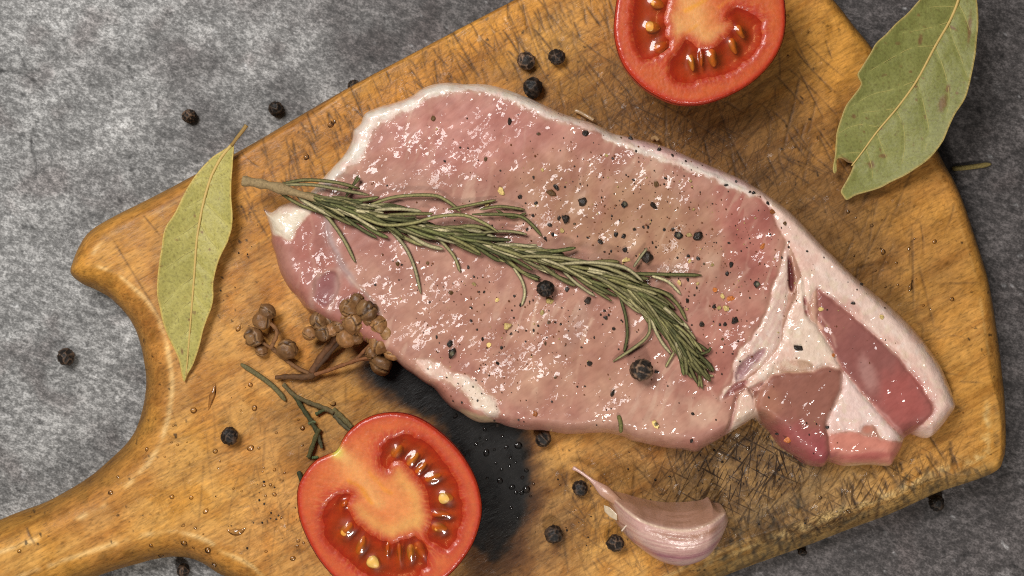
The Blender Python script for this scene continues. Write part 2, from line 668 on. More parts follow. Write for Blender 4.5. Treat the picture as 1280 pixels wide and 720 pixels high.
    mx = t.n('ShaderNodeMixShader'); mx.inputs[0].default_value = 0.70
    t.link(tr.outputs[0], mx.inputs[2]); t.link(t.b.outputs[0], mx.inputs[1])
    mx2 = t.n('ShaderNodeMixShader')
    t.link(fr.outputs[0], mx2.inputs[0]); t.link(mx.outputs[0], mx2.inputs[1]); t.link(gl.outputs[0], mx2.inputs[2])
    t.link(mx2.outputs[0], t.t.nodes['Material Output'].inputs['Surface'])
    M['gel'] = t.m
    # --- water drop: clear, glossy
    t = NT('water')
    tr = t.n('ShaderNodeBsdfTransparent'); tr.inputs[0].default_value = (0.95, 0.94, 0.92, 1)
    gl = t.n('ShaderNodeBsdfGlossy'); gl.inputs['Roughness'].default_value = 0.03
    fr = t.n('ShaderNodeFresnel'); fr.inputs['IOR'].default_value = 1.6
    mx = t.n('ShaderNodeMixShader')
    t.link(fr.outputs[0], mx.inputs[0]); t.link(tr.outputs[0], mx.inputs[1]); t.link(gl.outputs[0], mx.inputs[2])
    t.link(mx.outputs[0], t.t.nodes['Material Output'].inputs['Surface'])
    t.t.nodes.remove(t.b)
    M['water'] = t.m
    return M


M = make_materials()

# ------------------------------------------------------------------ table


def build_table():
    def axis(lo, hi, step, far):
        core = np.arange(lo, hi + step, step)
        ext = step * np.cumsum(1.35 ** np.arange(1, 60))
        ext = ext[ext < far]
        return np.concatenate([core[0] - ext[::-1], core, core[-1] + ext])
    gx = axis(-60, 1340, 3.0, 5000); gy = axis(-60, 780, 3.0, 5000)
    X, Y = np.meshgrid(gx, gy)
    x, y = X.ravel(), Y.ravel()
    u, v = proj(x, y, -TB)
    big = fbm(x, y, 330, 3, 3); mid = fbm(x, y, 90, 3, 5)
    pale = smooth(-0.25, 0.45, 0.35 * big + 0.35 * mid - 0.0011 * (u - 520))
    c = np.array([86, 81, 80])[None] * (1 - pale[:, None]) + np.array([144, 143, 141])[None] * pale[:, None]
    br = smooth(0.1, 0.5, fbm(x, y, 70, 3, 9))[:, None]
    c = c * (1 - 0.35 * br) + np.array([92, 82, 80])[None] * 0.35 * br
    wh = smooth(0.35, 0.6, fbm(x, y, 42, 3, 21))[:, None]
    c = c + wh * 30
    pit = smooth(0.50, 0.58, fbm(x, y, 17, 2, 22))[:, None]
    c = c * (1 - 0.35 * pit)
    chip = smooth(0.56, 0.60, fbm(x, y, 13, 2, 23))[:, None]
    c = c * (1 - 0.5 * chip) + 190 * 0.5 * chip
    wv = smooth(-0.3, 0.5, fbm(*[q_ * w_ for q_, w_ in zip(rot(x, y, -35), (0.4, 1.0))], 60, 3, 24))[:, None]
    c = c * (0.90 + 0.18 * wv)
    z = np.full(len(x), -TB) + 0.6 * fbm(x, y, 40, 3, 2)
    cracks = [[(-10, 90), (14, 89), (30, 93), (44, 103), (53, 114)], [(48, 148), (41, 166), (39, 185), (45, 205), (43, 226)],
              [(1246, 597), (1262, 592), (1285, 588)], [(1195, 240), (1225, 224), (1256, 200), (1290, 180)],
              [(20, 60), (28, 76), (33, 92)], [(1010, 700), (1060, 690), (1100, 664), (1150, 655)]]
    for i, k in enumerate(cracks):
        d = ldist(k, u, v, 5, 10)
        m = np.exp(-(d / 1.5) ** 2) * (0.75 if i != 5 else 0.3)
        c = c * (1 - 0.6 * m[:, None]); z = z - 2.0 * m
    n = len(gx); r = len(gy)
    idx = np.arange(n * r).reshape(r, n)
    F = np.stack([idx[:-1, :-1], idx[1:, :-1], idx[1:, 1:], idx[:-1, 1:]], -1).reshape(-1, 4)
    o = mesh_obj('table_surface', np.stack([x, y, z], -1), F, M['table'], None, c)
    tag(o, kind='structure')


build_table()

# ------------------------------------------------------------------ cutting board
BOARD = [(86, 341), (90, 324), (97, 307), (109, 290), (134, 274), (195, 243), (300, 189), (420, 119), (540, 55), (655, -5), (760, -58), (840, -92),
         (930, -84), (1000, -40), (1041, 0), (1068, 34), (1087, 57), (1125, 108), (1156, 158), (1179, 202), (1199, 240), (1220, 300), (1237, 354), (1250, 430),
         (1254, 478), (1256, 545), (1253, 573), (1240, 591), (1186, 611), (1136, 634), (1085, 656), (1018, 683), (968, 701), (917, 720), (780, 775),
         (640, 822), (540, 850), (450, 868), (380, 862), (350, 830), (330, 780), (305, 740), (269, 720), (247, 706), (225, 700), (198, 701), (168, 708),
         (124, 721), (40, 752), (-60, 796), (-150, 838), (-230, 860), (-262, 820), (-250, 770), (-180, 728), (-90, 690), (0, 650), (50, 631),
         (101, 602), (134, 575), (158, 550), (171, 522), (178, 485), (176, 455), (168, 421), (155, 396), (134, 374), (114, 362), (98, 354)]


def edge_radius(u, v):
    """width of the rounded edge along the outline (image coordinates)"""
    pts = np.array([[88, 335, 30], [140, 270, 26], [300, 190, 14], [500, 75, 9], [650, 0, 8], [1060, 30, 22], [1190, 230, 24], [1245, 420, 28], [1254, 560, 14],
                    [1240, 590, 12], [1160, 625, 30], [1020, 682, 44], [917, 720, 46], [800, 770, 40], [230, 700, 44], [120, 722, 40], [0, 770, 40], [-150, 840, 40],
                    [-100, 690, 40], [40, 635, 42], [130, 578, 50], [175, 500, 50], [165, 415, 50], [120, 365, 44]], float)
    w = np.zeros_like(u); s = np.zeros_like(u)
    for px, py, r in pts:
        k = 1.0 / ((u - px) ** 2 + (v - py) ** 2 + 400.0) ** 1.5
        w += k; s += k * r
    return s / w


BURN = [(448, 460), (490, 435), (545, 455), (640, 515), (662, 550), (668, 585), (668, 630), (655, 668), (642, 705), (620, 735), (585, 700), (560, 640), (560, 570),
        (545, 530), (505, 508), (478, 492)]


def build_board():
    root = thing('cutting_board', 'worn golden wooden cutting board with a handle, knife cuts and a black scorch mark', 'cutting board', (640, 360), -TB)
    poly = unproj(catmull(BOARD, 6), -28)
    sh = Sheet(poly, 1.5)
    x, y, d = sh.x, sh.y, sh.d
    d = np.where(d >= 9.9, sdf(poly, x, y, 5.0, 12.0), d)
    R = edge_radius(x, y)
    q = np.clip(1 - d / R, 0, 1)
    drop = np.where(R > 34, 44, 30)
    drop = 26 + 22 * smooth(15, 45, R)
    lower = smooth(-40, 120, (y - 0) - (900 - 0.33 * x - 120))  # chamfered lower edge is straighter
    p = 2.2
    prof = 1 - (1 - q ** p) ** (1 / 1.5)
    prof = prof * (1 - 0.6 * lower) + (0.95 * q) * 0.6 * lower
    z = -drop * prof
    z = z + 0.9 * fbm(x, y, 120, 2, 31) + 0.25 * fbm(x, y, 14, 2, 33) * (q < 0.9)
    u, v = proj(x, y, z)
    # ---- colour of the wood itself
    gold = np.array([194, 138, 60.]); honey = np.array([176, 121, 58.]); brown = np.array([140, 98, 50.]); dark = np.array([84, 62, 40.])
    k = smooth(-0.35, 0.4, fbm(x, y, 150, 3, 41))[:, None]
    c = gold * k + honey * (1 - k)

    def blot(cx, cy, rx, ry, ang, amt, colr, seed, hard=0.5):
        nonlocal c
        dx, dy = rot(u - cx, v - cy, ang)
        e = np.sqrt((dx / rx) ** 2 + (dy / ry) ** 2) + 0.45 * fbm(x, y, 45, 4, seed) + 0.2 * fbm(x, y, 9, 2, seed + 1)
        m = (amt * (1 - smooth(1 - hard, 1 + hard, e)))[:, None]
        c = c * (1 - m) + np.asarray(colr, float) * m
    blot(860, 190, 210, 120, 25, 0.75, (122, 86, 44), 51)
    blot(1010, 310, 170, 110, 45, 0.7, (112, 80, 46), 52)
    blot(960, 110, 70, 70, 0, 0.45, (112, 80, 42), 53)
    blot(930, 595, 120, 62, -18, 0.9, (82, 62, 42), 54)
    blot(800, 600, 130, 70, 0, 0.35, (128, 92, 48), 55)
    blot(640, 660, 90, 80, 0, 0.75, (98, 64, 34), 56)
    blot(1010, 640, 120, 36, -24, 0.55, (86, 74, 58), 57)
    blot(440, 560, 110, 70, 10, 0.45, (140, 98, 48), 58)
    blot(360, 400, 60, 90, 0, 0.35, (168, 104, 38), 59)
    blot(520, 110, 180, 26, -28, 0.35, (176, 112, 40), 60)
    blot(440, 290, 120, 60, 0, 0.4, (150, 100, 44), 61)
    blot(700, 40, 60, 30, -30, 0.3, (205, 160, 92), 62)
    blot(1180, 400, 60, 170, 0, 0.35, (196, 146, 74), 63)
    blot(1120, 580, 120, 40, -20, 0.3, (204, 154, 84), 64)
    # edges: rounded sides turn browner towards the outline, worn crest paler
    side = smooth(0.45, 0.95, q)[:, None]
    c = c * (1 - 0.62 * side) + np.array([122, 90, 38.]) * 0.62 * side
    crest = np.exp(-((q - 0.10) / 0.09) ** 2) * smooth(20, 36, R) * smooth(-0.2, 0.3, fbm(x, y, 40, 3, 65) + 0.15)
    c = c + (np.array([226, 186, 124.]) - c) * np.clip(0.95 * crest, 0, 0.9)[:, None]
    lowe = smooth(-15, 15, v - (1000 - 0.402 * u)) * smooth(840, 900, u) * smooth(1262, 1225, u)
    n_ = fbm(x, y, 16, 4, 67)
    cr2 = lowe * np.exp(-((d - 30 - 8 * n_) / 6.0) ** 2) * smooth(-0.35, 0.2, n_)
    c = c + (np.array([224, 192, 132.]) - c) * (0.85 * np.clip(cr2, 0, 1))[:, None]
    ch = lowe * smooth(26, 18, d)
    c = c + (np.array([158, 130, 84.]) - c) * (0.7 * ch)[:, None]
    bk = ch * smooth(0.0, 0.3, fbm(*[q_ * w_ for q_, w_ in zip(rot(x, y, 62), (0.45, 1.0))], 9, 3, 68))
    c = c + (np.array([92, 76, 54.]) - c) * (0.6 * bk)[:, None]
    # greenish blotches of old varnish on the left rim
    vr = (np.exp(-((q - 0.5) / 0.25) ** 2) * smooth(0.0, 0.4, fbm(x, y, 22, 3, 66)) * (u < 330))[:, None]
    c = c * (1 - 0.35 * vr) + np.array([120, 88, 34.]) * 0.35 * vr
    # ---- knife cuts
    cut = np.zeros(len(x)); grime = np.zeros(len(x)); scar = np.zeros(len(x))
    order = np.argsort(x); xs = x[order]

    def stroke(x0, y0, x1, y1, wd, amt, bend=0.0, target=cut):
        lo = np.searchsorted(xs, min(x0, x1) - 6); hi = np.searchsorted(xs, max(x0, x1) + 6)
        ii = order[lo:hi]
        ii = ii[(y[ii] > min(y0, y1) - 6) & (y[ii] < max(y0, y1) + 6)]
        if len(ii) == 0: return
        L = math.hypot(x1 - x0, y1 - y0) + 1e-6
        tx, ty = (x1 - x0) / L, (y1 - y0) / L
        a = (x[ii] - x0) * tx + (y[ii] - y0) * ty; b = -(x[ii] - x0) * ty + (y[ii] - y0) * tx
        b = b - bend * np.sin(np.clip(a / L, 0, 1) * np.pi)
        fade = smooth(-1, 0.15 * L, a) * smooth(-1, 0.3 * L, L - a)
        w = np.exp(-(b / wd) ** 2) * fade * amt
        target[ii] = np.maximum(target[ii], w)

    def zone(n, xr, yr, ang, da, lr, ar, wr=(0.9, 1.5), target=cut, along=None):
        for _ in range(n):
            px = rng.uniform(*xr); py = along(px) + rng.uniform(*yr) if along else rng.uniform(*yr)
            an = math.radians(ang + rng.normal() * da); L = lr[0] + (lr[1] - lr[0]) * rng.random() ** 2
            dx, dy = math.cos(an) * L / 2, math.sin(an) * L / 2
            stroke(px - dx, py - dy, px + dx, py + dy, rng.uniform(*wr), rng.uniform(*ar), rng.normal() * 0.03 * L, target)
    top = lambda px: 350 - 0.545 * px
    zone(190, (300, 760), (10, 95), 66, 13, (14, 70), (0.35, 0.9), (0.9, 1.7), along=top)
    zone(26, (430, 760), (18, 110), 62, 8, (40, 120), (0.3, 0.7), along=top)
    zone(120, (700, 1050), (60, 280), 58, 20, (25, 140), (0.3, 0.85))
    zone(36, (820, 1130), (120, 420), 105, 14, (40, 170), (0.25, 0.7))
    zone(16, (1080, 1200), (260, 520), 95, 16, (40, 150), (0.25, 0.6))
    zone(14, (1060, 1220), (330, 520), 2, 12, (30, 110), (0.15, 0.45))
    zone(330, (845, 1010), (520, 660), 70, 40, (12, 55), (0.3, 0.9))
    zone(200, (850, 1010), (520, 650), -35, 25, (15, 60), (0.3, 0.8), target=scar)
    zone(110, (700, 930), (560, 720), 62, 25, (15, 70), (0.2, 0.6))
    low = lambda px: 1092 - 0.402 * px
    zone(90, (930, 1200), (-62, -8), 66, 10, (12, 50), (0.3, 0.95), (1.2, 2.6), along=low)
    zone(40, (960, 1190), (-38, 0), 100, 20, (10, 30), (0.3, 0.9), (2.0, 5.0), target=grime, along=low)
    zone(40, (860, 1010), (-60, 5), 110, 25, (14, 40), (0.3, 0.9), (2.0, 5.0), target=grime, along=low)
    zone(70, (200, 440), (440, 720), 80, 22, (25, 120), (0.1, 0.34))
    zone(30, (200, 420), (480, 700), -18, 10, (40, 150), (0.1, 0.3))
    zone(60, (300, 430), (610, 720), 40, 25, (10, 30), (0.1, 0.4))
    zone(40, (290, 460), (180, 330), 66, 14, (15, 60), (0.2, 0.55))
    zone(40, (470, 680), (520, 720), 75, 25, (20, 70), (0.1, 0.4))
    for s_ in [(137, 293, 210, 413, 1.4, .5), (178, 268, 205, 300, 1.2, .55), (300, 236, 340, 306, 1.5, .6), (30, 660, 46, 684, 1.5, .7), (196, 560, 300, 520, 1.2, .4),
               (560, 30, 606, 108, 1.6, .7), (596, 40, 640, 108, 1.4, .6), (1001, 90, 976, 200, 1.6, .8), (1140, 282, 1142, 400, 1.4, .6), (1172, 355, 1232, 353, 1.2, .5),
               (720, 60, 800, 160, 1.5, .6), (755, 80, 830, 165, 1.5, .6), (860, 150, 930, 190, 1.5, .5), (1156, 566, 1176, 596, 1.5, .8), (720, 560, 745, 640, 1.2, .4)]:
        stroke(*s_)
    cut = cut * (0.65 + 0.5 * fbm(x, y, 12, 2, 71))
    cut = np.clip(cut, 0, 1)
    m = np.clip(0.98 * cut, 0, 0.92)[:, None]
    c = c * (1 - m) + np.array([58, 42, 30.]) * m
    m = (0.6 * np.clip(scar, 0, 1))[:, None]
    c = c * (1 - m) + np.array([168, 128, 70.]) * m
    m = (np.clip(grime, 0, 1) * smooth(-0.25, 0.25, fbm(x, y, 12, 3, 72)) * 0.8)[:, None]
    c = c * (1 - m) + np.array([62, 58, 52.]) * m
    # small black grime specks
    sp = smooth(0.52, 0.6, fbm(x, y, 9, 2, 73)) * smooth(0.0, 0.3, fbm(x, y, 120, 2, 74))
    c = c * (1 - 0.5 * sp[:, None])
    # pale flecks of fat rubbed in the wood near the upper edge
    fl = smooth(0.42, 0.55, fbm(x, y, 11, 3, 75)) * np.exp(-((u - 610) / 70) ** 2 - ((v - 42) / 30) ** 2)
    fl2 = smooth(0.5, 0.6, fbm(x, y, 9, 3, 76)) * np.exp(-((u - 410) / 60) ** 2 - ((v - 160) / 50) ** 2)
    fl = np.clip(fl + 0.7 * fl2, 0, 1)[:, None] * 0.75
    c = c * (1 - fl) + np.array([226, 190, 160.]) * fl
    # ---- scorch mark
    bd = sdf(catmull(BURN, 6), u, v, 3.0, 40.0) + 10 * fbm(x, y, 34, 4, 81) + 7 * fbm(*[q_ * w_ for q_, w_ in zip(rot(x, y, -30), (0.3, 1.0))], 9, 3, 82)
    lowf = smooth(640, 735, v)
    brn = smooth(-22, 6, bd)[:, None] * (1 - 0.3 * lowf[:, None])
    c = c * (1 - 0.75 * brn) + np.array([72, 44, 24.]) * 0.75 * brn
    bl = smooth(-3, 14, bd - 26 * lowf)[:, None] * (1 - 0.6 * lowf[:, None] * smooth(-.3, .3, fbm(x, y, 20, 3, 83))[:, None])
    c = c * (1 - bl) + (np.array([18, 16, 15.]) + 9 * fbm(*[q_ * w_ for q_, w_ in zip(rot(x, y, 64), (0.15, 1.0))], 7, 2, 84)[:, None]) * bl
    z = z - 1.3 * cut - 0.4 * scar + 0.3 * fl[:, 0]
    # ---- parts: blade of the board and its handle
    hd = (x < 150 + 0.55 * (y - 560)) & (y > 540 - 0.0 * x) & (x < 260)
    reg = np.where((rot(x, y, -27)[0] < rot(165., 640., -27)[0]) & (y > 400) & (x < 300), 1, 0)
    hat = 0.06 + 0.2 * fbm(x, y, 60, 3, 91)
    for cx_, cy_, rx_, ry_, an_, am_ in ((930, 585, 130, 75, -18, 1.0), (860, 170, 230, 110, 25, 0.42), (520, 100, 260, 40, -29, 0.3), (1000, 320, 120, 120, 0, 0.28), (760, 640, 110, 80, 0, 0.3), (1080, 620, 140, 36, -22, 0.7), (370, 640, 80, 70, 0, 0.2)):
        dx_, dy_ = rot(u - cx_, v - cy_, an_)
        hat = np.maximum(hat, am_ * np.exp(-((dx_ / rx_) ** 2 + (dy_ / ry_) ** 2)) * (1 + 0.3 * fbm(x, y, 40, 2, 92)))
    hat = np.clip(hat * smooth(150, 330, u + 0.25 * (v - 360)) * (1 - 0.6 * smooth(1190, 1240, u)) + 0.05, 0, 1) * (1 - 0.92 * bl[:, 0])
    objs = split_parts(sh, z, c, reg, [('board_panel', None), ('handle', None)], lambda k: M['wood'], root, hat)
    global BT
    g = 4.0
    bx, by = poly[:, 0].min() - 20, poly[:, 1].min() - 20
    H = np.full((int((poly[:, 1].max() - by + 20) / g) + 2, int((poly[:, 0].max() - bx + 20) / g) + 2), -TB)
    np.maximum.at(H, (np.round((y - by) / g).astype(int), np.round((x - bx) / g).astype(int)), z)
    BT = (H, bx, by, g)
    # wall below the rounding down to the table and the underside
    E = sh.rim_edges()
    uu = np.unique(E); rm = np.zeros(len(x), int); rm[uu] = np.arange(len(uu)); n = len(uu)
    zz = z[uu]
    V = np.concatenate([np.stack([x[uu], y[uu], zz - 0.02], -1), np.stack([x[uu], y[uu], np.full(n, -TB + 1.2)], -1)])
    e = rm[E]
    mesh_obj('board_edge', V, np.stack([e[:, 1], e[:, 0], e[:, 0] + n, e[:, 1] + n], -1), M['wood'], root, np.tile(np.array([[140, 102, 48.]]), (2 * n, 1)), alpha=np.zeros(2 * n))


build_board()

# ------------------------------------------------------------------ pork chop
PORK = [(400, 223), (415, 207), (430, 190), (438, 174), (440, 162), (449, 153), (452, 145), (458, 138), (475, 131), (490, 127), (512, 119), (525, 110),
        (540, 104), (560, 101), (580, 103), (602, 103), (620, 106), (640, 112), (658, 119), (676, 127), (706, 141), (736, 150), (750, 156), (767, 165),
        (782, 168), (805, 174), (830, 181), (855, 191), (880, 202), (902, 211), (925, 221), (945, 232), (965, 245), (985, 260), (1002, 276), (1016, 291),
        (1030, 306), (1045, 320), (1065, 340), (1085, 357), (1115, 382), (1137, 402), (1155, 422), (1168, 440), (1178, 455), (1187, 475), (1194, 493), (1198, 507),
        (1190, 522), (1175, 541), (1163, 550), (1150, 547), (1142, 545), (1134, 550), (1130, 561), (1122, 575), (1114, 585), (1090, 583), (1060, 585),
        (1045, 581), (1037, 580), (1029, 586), (1010, 583), (995, 572), (977, 559), (965, 542), (953, 531), (945, 524), (927, 535), (910, 545), (897, 553),
        (882, 561), (871, 567), (855, 564), (835, 562), (805, 556), (790, 553), (778, 547), (755, 543), (730, 544), (705, 544), (680, 540), (655, 539), (635, 535),
        (620, 530), (600, 530), (587, 525), (575, 517), (562, 510), (552, 500), (542, 487), (530, 480), (517, 470), (505, 462), (490, 449), (465, 434),
        (430, 414), (395, 397), (380, 387), (368, 371), (358, 360), (347, 340), (341, 318), (336, 303), (336, 294), (334, 284), (330, 270), (326, 260),
        (335, 264), (341, 261), (347, 256), (360, 251), (372, 248), (386, 238)]
PT = 46.0


def pork_height_base(x, y, d):
    """thickness before the fine relief; d = distance inward from the outline"""
    u, v = proj(x, y, PT * 0.8)
    r = 17 + 9 * smooth(480, 560, v) + 8 * smooth(1050, 1150, u) + 6 * smooth(420, 350, u)
    q = np.clip(1 - d / r, 0, 1)
    top = PT + 5 * np.sin((u - 330) / 880 * np.pi) - 14 * smooth(430, 345, u) + 2.5 * fbm(x, y, 110, 2, 101)
    return top * (1 - q ** 2.1) ** (1 / 1.8)


def build_pork():
    root = thing('pork_chop', 'raw pink pork loin chop with a white fat rim lying across the board', 'pork chop', (760, 350), 0)
    poly = unproj(catmull(PORK, 4), 22)
    sh = Sheet(poly, 1.2)
    x, y, d = sh.x, sh.y, sh.d
    d = np.where(d >= 9.9, sdf(poly, x, y, 4.0, 12.0), d)
    zb = pork_height_base(x, y, d)
    u, v = proj(x, y, zb)
    w1, w2 = fbm(x, y, 16, 3, 111), fbm(x, y, 16, 3, 112)
    uw, vw = u + 3.2 * w1, v + 3.2 * w2
    # ------- base lean colour
    c = np.tile(np.array([[196, 145, 134.]]), (len(x), 1))

    def lay(m, colr):
        nonlocal c
        m = np.clip(m, 0, 1)[:, None]
        c = c * (1 - m) + np.asarray(colr, float) * m

    def blob(cx, cy, rx, ry, ang, amt, colr):
        dx, dy = rot(u - cx, v - cy, ang)
        e = np.sqrt((dx / rx) ** 2 + (dy / ry) ** 2) + 0.3 * w1
        lay(amt * (1 - smooth(0.35, 1.15, e)), colr)
    blob(590, 170, 160, 70, 0, 0.9, (202, 138, 134))
    blob(780, 270, 180, 75, 20, 0.7, (184, 142, 114))
    blob(940, 290, 50, 95, -15, 0.95, (186, 116, 110))
    blob(900, 440, 60, 110, 25, 0.7, (194, 126, 118))
    blob(650, 420, 180, 70, 10, 0.55, (192, 140, 124))
    blob(620, 515, 60, 26, 20, 0.5, (196, 130, 126))
    blob(830, 525, 120, 45, 0, 0.8, (214, 166, 152))
    blob(700, 480, 130, 45, 0, 0.6, (206, 158, 140))
    blob(470, 290, 70, 50, 0, 0.5, (188, 128, 124))
    blob(720, 410, 14, 55, 24, 0.45, (168, 130, 122))
    blob(880, 550, 60, 22, -14, 0.5, (182, 120, 116))
    blob(560, 240, 130, 30, 10, 0.35, (178, 132, 122))
    fa, fb = rot(u, v, 112)
    vein = smooth(0.18, 0.5, 1 - np.abs(fbm(fa * 0.25, fb, 30, 3, 115)) * 7) * smooth(-0.1, 0.4, fbm(x, y, 90, 2, 116))
    lay(0.45 * vein, (228, 194, 180))
    lay(0.35 * smooth(0.05, 0.5, fbm(fa * 0.4, fb, 60, 3, 117)), (176, 112, 106))
    mott = fbm(x, y, 36, 4, 113)[:, None]
    c = c * (1 + 0.22 * mott * np.array([0.7, 1.1, 1.1]))
    # ------- regions (id, name, polygon, colour, edge softness)
    reg = np.zeros(len(x), int)
    groove = np.zeros(len(x)); lift = np.zeros(len(x)); dip = np.zeros(len(x))
    names = [('loin_muscle', 'broad pale pink loin muscle')]
    kinds = ['meat']

    def region(name, label, pts, colr, soft=1.6, kind='meat', grv=1.0, warp=1.0, up=0.0, isreg=True, jag=0.0, n=4):
        pu, pv = u + 3.2 * warp * w1, v + 3.2 * warp * w2
        s = sdf(catmull(pts, n), pu, pv, 2.0, 24.0) + 1.1 * fbm(x, y, 9, 3, 141)
        soft = soft * 1.5
        if jag: s = s + jag * fbm(x, y, 7, 3, 140)
        lay(smooth(-soft, soft, s), colr)
        if isreg:
            reg[s > 0] = len(names)
            names.append((name, label)); kinds.append(kind)
        nonlocal groove, lift
        if grv: groove = np.maximum(groove, grv * np.exp(-(s / 2.6) ** 2))
        if up: lift = lift + up * smooth(-2, 9, s)
        return s
    # upper fat rim (inner line traced)
    inner = [(392, 246), (405, 236), (420, 226), (431, 213), (450, 200), (456, 187), (462, 172), (475, 155), (490, 146), (515, 136), (527, 126), (540, 121), (560, 118),
             (582, 113), (607, 116), (640, 127), (672, 141), (700, 152), (720, 157), (745, 166), (760, 175), (775, 182), (800, 192), (825, 201), (850, 208), (875, 217), (900, 228), (920, 238)]
    region('fat_rim', 'white fat rim along the upper edge', [(300, 240), (380, 80), (640, 60), (930, 170), (960, 225)] + [(945, 243)] + inner[::-1] + [(372, 250)], (224, 212, 198), 3.2, 'fat', 0.12, 1.5, 0.0, n=3, jag=3.0)
    # pinkish outer skin on the upper right
    region('skin_edge', 'thin pink skin edge outside the white fat', [(766, 160), (800, 165), (850, 180), (900, 202), (960, 236), (940, 238), (905, 222), (875, 209), (850, 200), (820, 191), (795, 181)], (212, 178, 172), 3.0, 'fat', 0.6, 0.6, 0.5)
    back = [(936, 236), (955, 232), (1000, 262), (1060, 322), (1140, 390), (1190, 450), (1215, 505), (1185, 560), (1140, 560), (1136, 546), (1141, 542), (1151, 532),
            (1165, 520), (1168, 507), (1160, 495), (1150, 480), (1135, 462), (1120, 442), (1100, 425), (1080, 407), (1060, 390), (1040, 375), (1022, 361), (1012, 378), (1006, 372), (1003, 350), (998, 330), (990, 312),
            (982, 300), (974, 284), (968, 270), (955, 252)]
    region('back_fat', 'thick pinkish white fat strip on the right', back, (224, 192, 176), 2.2, 'fat', 0.5, 0.6, 1.5)
    lay(0.7 * smooth(-4, 14, sdf(catmull([(975, 270), (1000, 300), (1060, 350), (1120, 400), (1160, 450), (1175, 490), (1160, 480), (1120, 430), (1060, 380), (1010, 340), (985, 305)], 4), uw, vw)), (230, 204, 190))
    blob(985, 330, 18, 60, -14, 0.55, (222, 176, 160))
    # dark muscle on the right
    region('dark_muscle', 'dark red wedge of muscle beside the back fat',
           [(1022, 361), (1040, 375), (1060, 390), (1080, 407), (1100, 425), (1120, 442), (1135, 462), (1150, 480), (1160, 495), (1167, 507), (1165, 520), (1151, 532), (1141, 542), (1134, 549),
            (1122, 540), (1110, 528), (1100, 517), (1085, 500), (1070, 482), (1060, 471), (1050, 456), (1040, 436), (1030, 420), (1022, 406), (1025, 390)], (142, 88, 84), 3.2, 'meat', 0.9, 0.6)
    blob(1130, 500, 40, 50, -30, 0.8, (170, 92, 88))
    blob(1050, 400, 22, 34, 30, 0.6, (160, 104, 96))
    blob(1085, 468, 14, 30, -20, 0.6, (190, 150, 146))
    # white wedge
    region('fat_wedge', 'pale fat wedge between the two dark muscles',
           [(1052, 466), (1062, 473), (1073, 485), (1087, 502), (1102, 520), (1118, 538), (1132, 551), (1128, 553), (1117, 551), (1102, 548), (1094, 533), (1080, 533), (1075, 540), (1060, 540), (1045, 541), (1037, 548),
            (1034, 532), (1040, 514), (1049, 500), (1054, 484)], (228, 198, 188), 2.2, 'fat', 0.5, 0.6, 1.2)
    region('pink_muscle', 'bright pink cut muscle at the lower right end',
           [(1037, 548), (1045, 541), (1060, 541), (1074, 541), (1082, 545), (1094, 546), (1104, 550), (1118, 552), (1130, 553), (1140, 548), (1136, 566), (1124, 580), (1120, 592), (1060, 592), (1040, 588)], (202, 132, 118), 2.4, 'meat', 0.5, 0.8)
    blob(1084, 537, 9, 6, 0, 0.9, (202, 132, 118))
    blob(1085, 584, 45, 7, 0, 0.9, (206, 176, 140))
    blob(1085, 570, 40, 6, -4, 0.6, (180, 92, 90))
    region('brown_muscle', 'brownish red muscle lobe at the lower edge',
           [(950, 490), (944, 508), (944, 526), (950, 540), (975, 570), (1005, 592), (1032, 592), (1038, 577), (1037, 548), (1034, 531), (1044, 506), (1053, 486), (1054, 468), (1048, 460), (1032, 458), (1018, 464), (1000, 465), (980, 466), (962, 472)],
           (146, 96, 84), 1.8, 'meat', 1.0, 0.6, 2.0)
    blob(1000, 560, 60, 36, 30, 0.85, (158, 84, 86))
    blob(960, 505, 22, 26, 0, 0.6, (178, 126, 104))
    blob(1022, 565, 14, 26, 0, 0.5, (150, 70, 76))
    # central fat triangle
    region('fat_seam', 'cream fat triangle between the muscles',
           [(998, 352), (1004, 348), (1009, 375), (1012, 395), (1021, 406), (1030, 420), (1040, 436), (1050, 457), (1046, 460), (1032, 457), (1018, 463), (1000, 464), (980, 465), (962, 471), (950, 488), (938, 486), (932, 478), (945, 466), (960, 451), (975, 431), (980, 410), (987, 390), (995, 372)],
           (226, 200, 180), 2.4, 'fat', 0.7, 0.8, 2.0)
    s_len = sdf(catmull([(968, 458), (985, 451), (1005, 450), (1016, 456), (1014, 464), (995, 466), (975, 465)], 4), u, v, 2.0)
    lay(0.85 * smooth(-2, 2, s_len), (178, 140, 112)); groove = np.maximum(groove, 0.6 * np.exp(-(s_len / 2.5) ** 2))
    # silvery membrane band
    region('membrane', 'stringy cream membrane between loin and fat',
           [(984, 302), (987, 318), (985, 340), (985, 356), (984, 380), (977, 405), (975, 428), (960, 450), (940, 466), (920, 483), (900, 501), (904, 488), (915, 478), (917, 457), (925, 437), (937, 426), (950, 407), (960, 385), (967, 357), (977, 332), (981, 314)],
           (214, 182, 166), 2.6, 'fat', 0.6, 0.8, 0.5)
    str_ = np.sin(rot(u, v, -62)[1] * 0.9 + 2.5 * w1) * smooth(-2, 4, sdf(catmull([(984, 302), (985, 356), (975, 428), (900, 501), (925, 437), (960, 385)], 5), u, v))
    lay(0.28 * np.clip(str_, 0, 1), (186, 146, 140)); lay(0.35 * np.clip(-str_, 0, 1), (226, 206, 188))
    s_p = sdf(catmull([(957, 436), (952, 447), (938, 462), (922, 477), (919, 468), (927, 455), (940, 443)], 4), uw, vw, 2.0)
    lay(0.9 * smooth(-3, 3, s_p), (150, 106, 108)); dip += 5 * smooth(-3, 5, s_p)
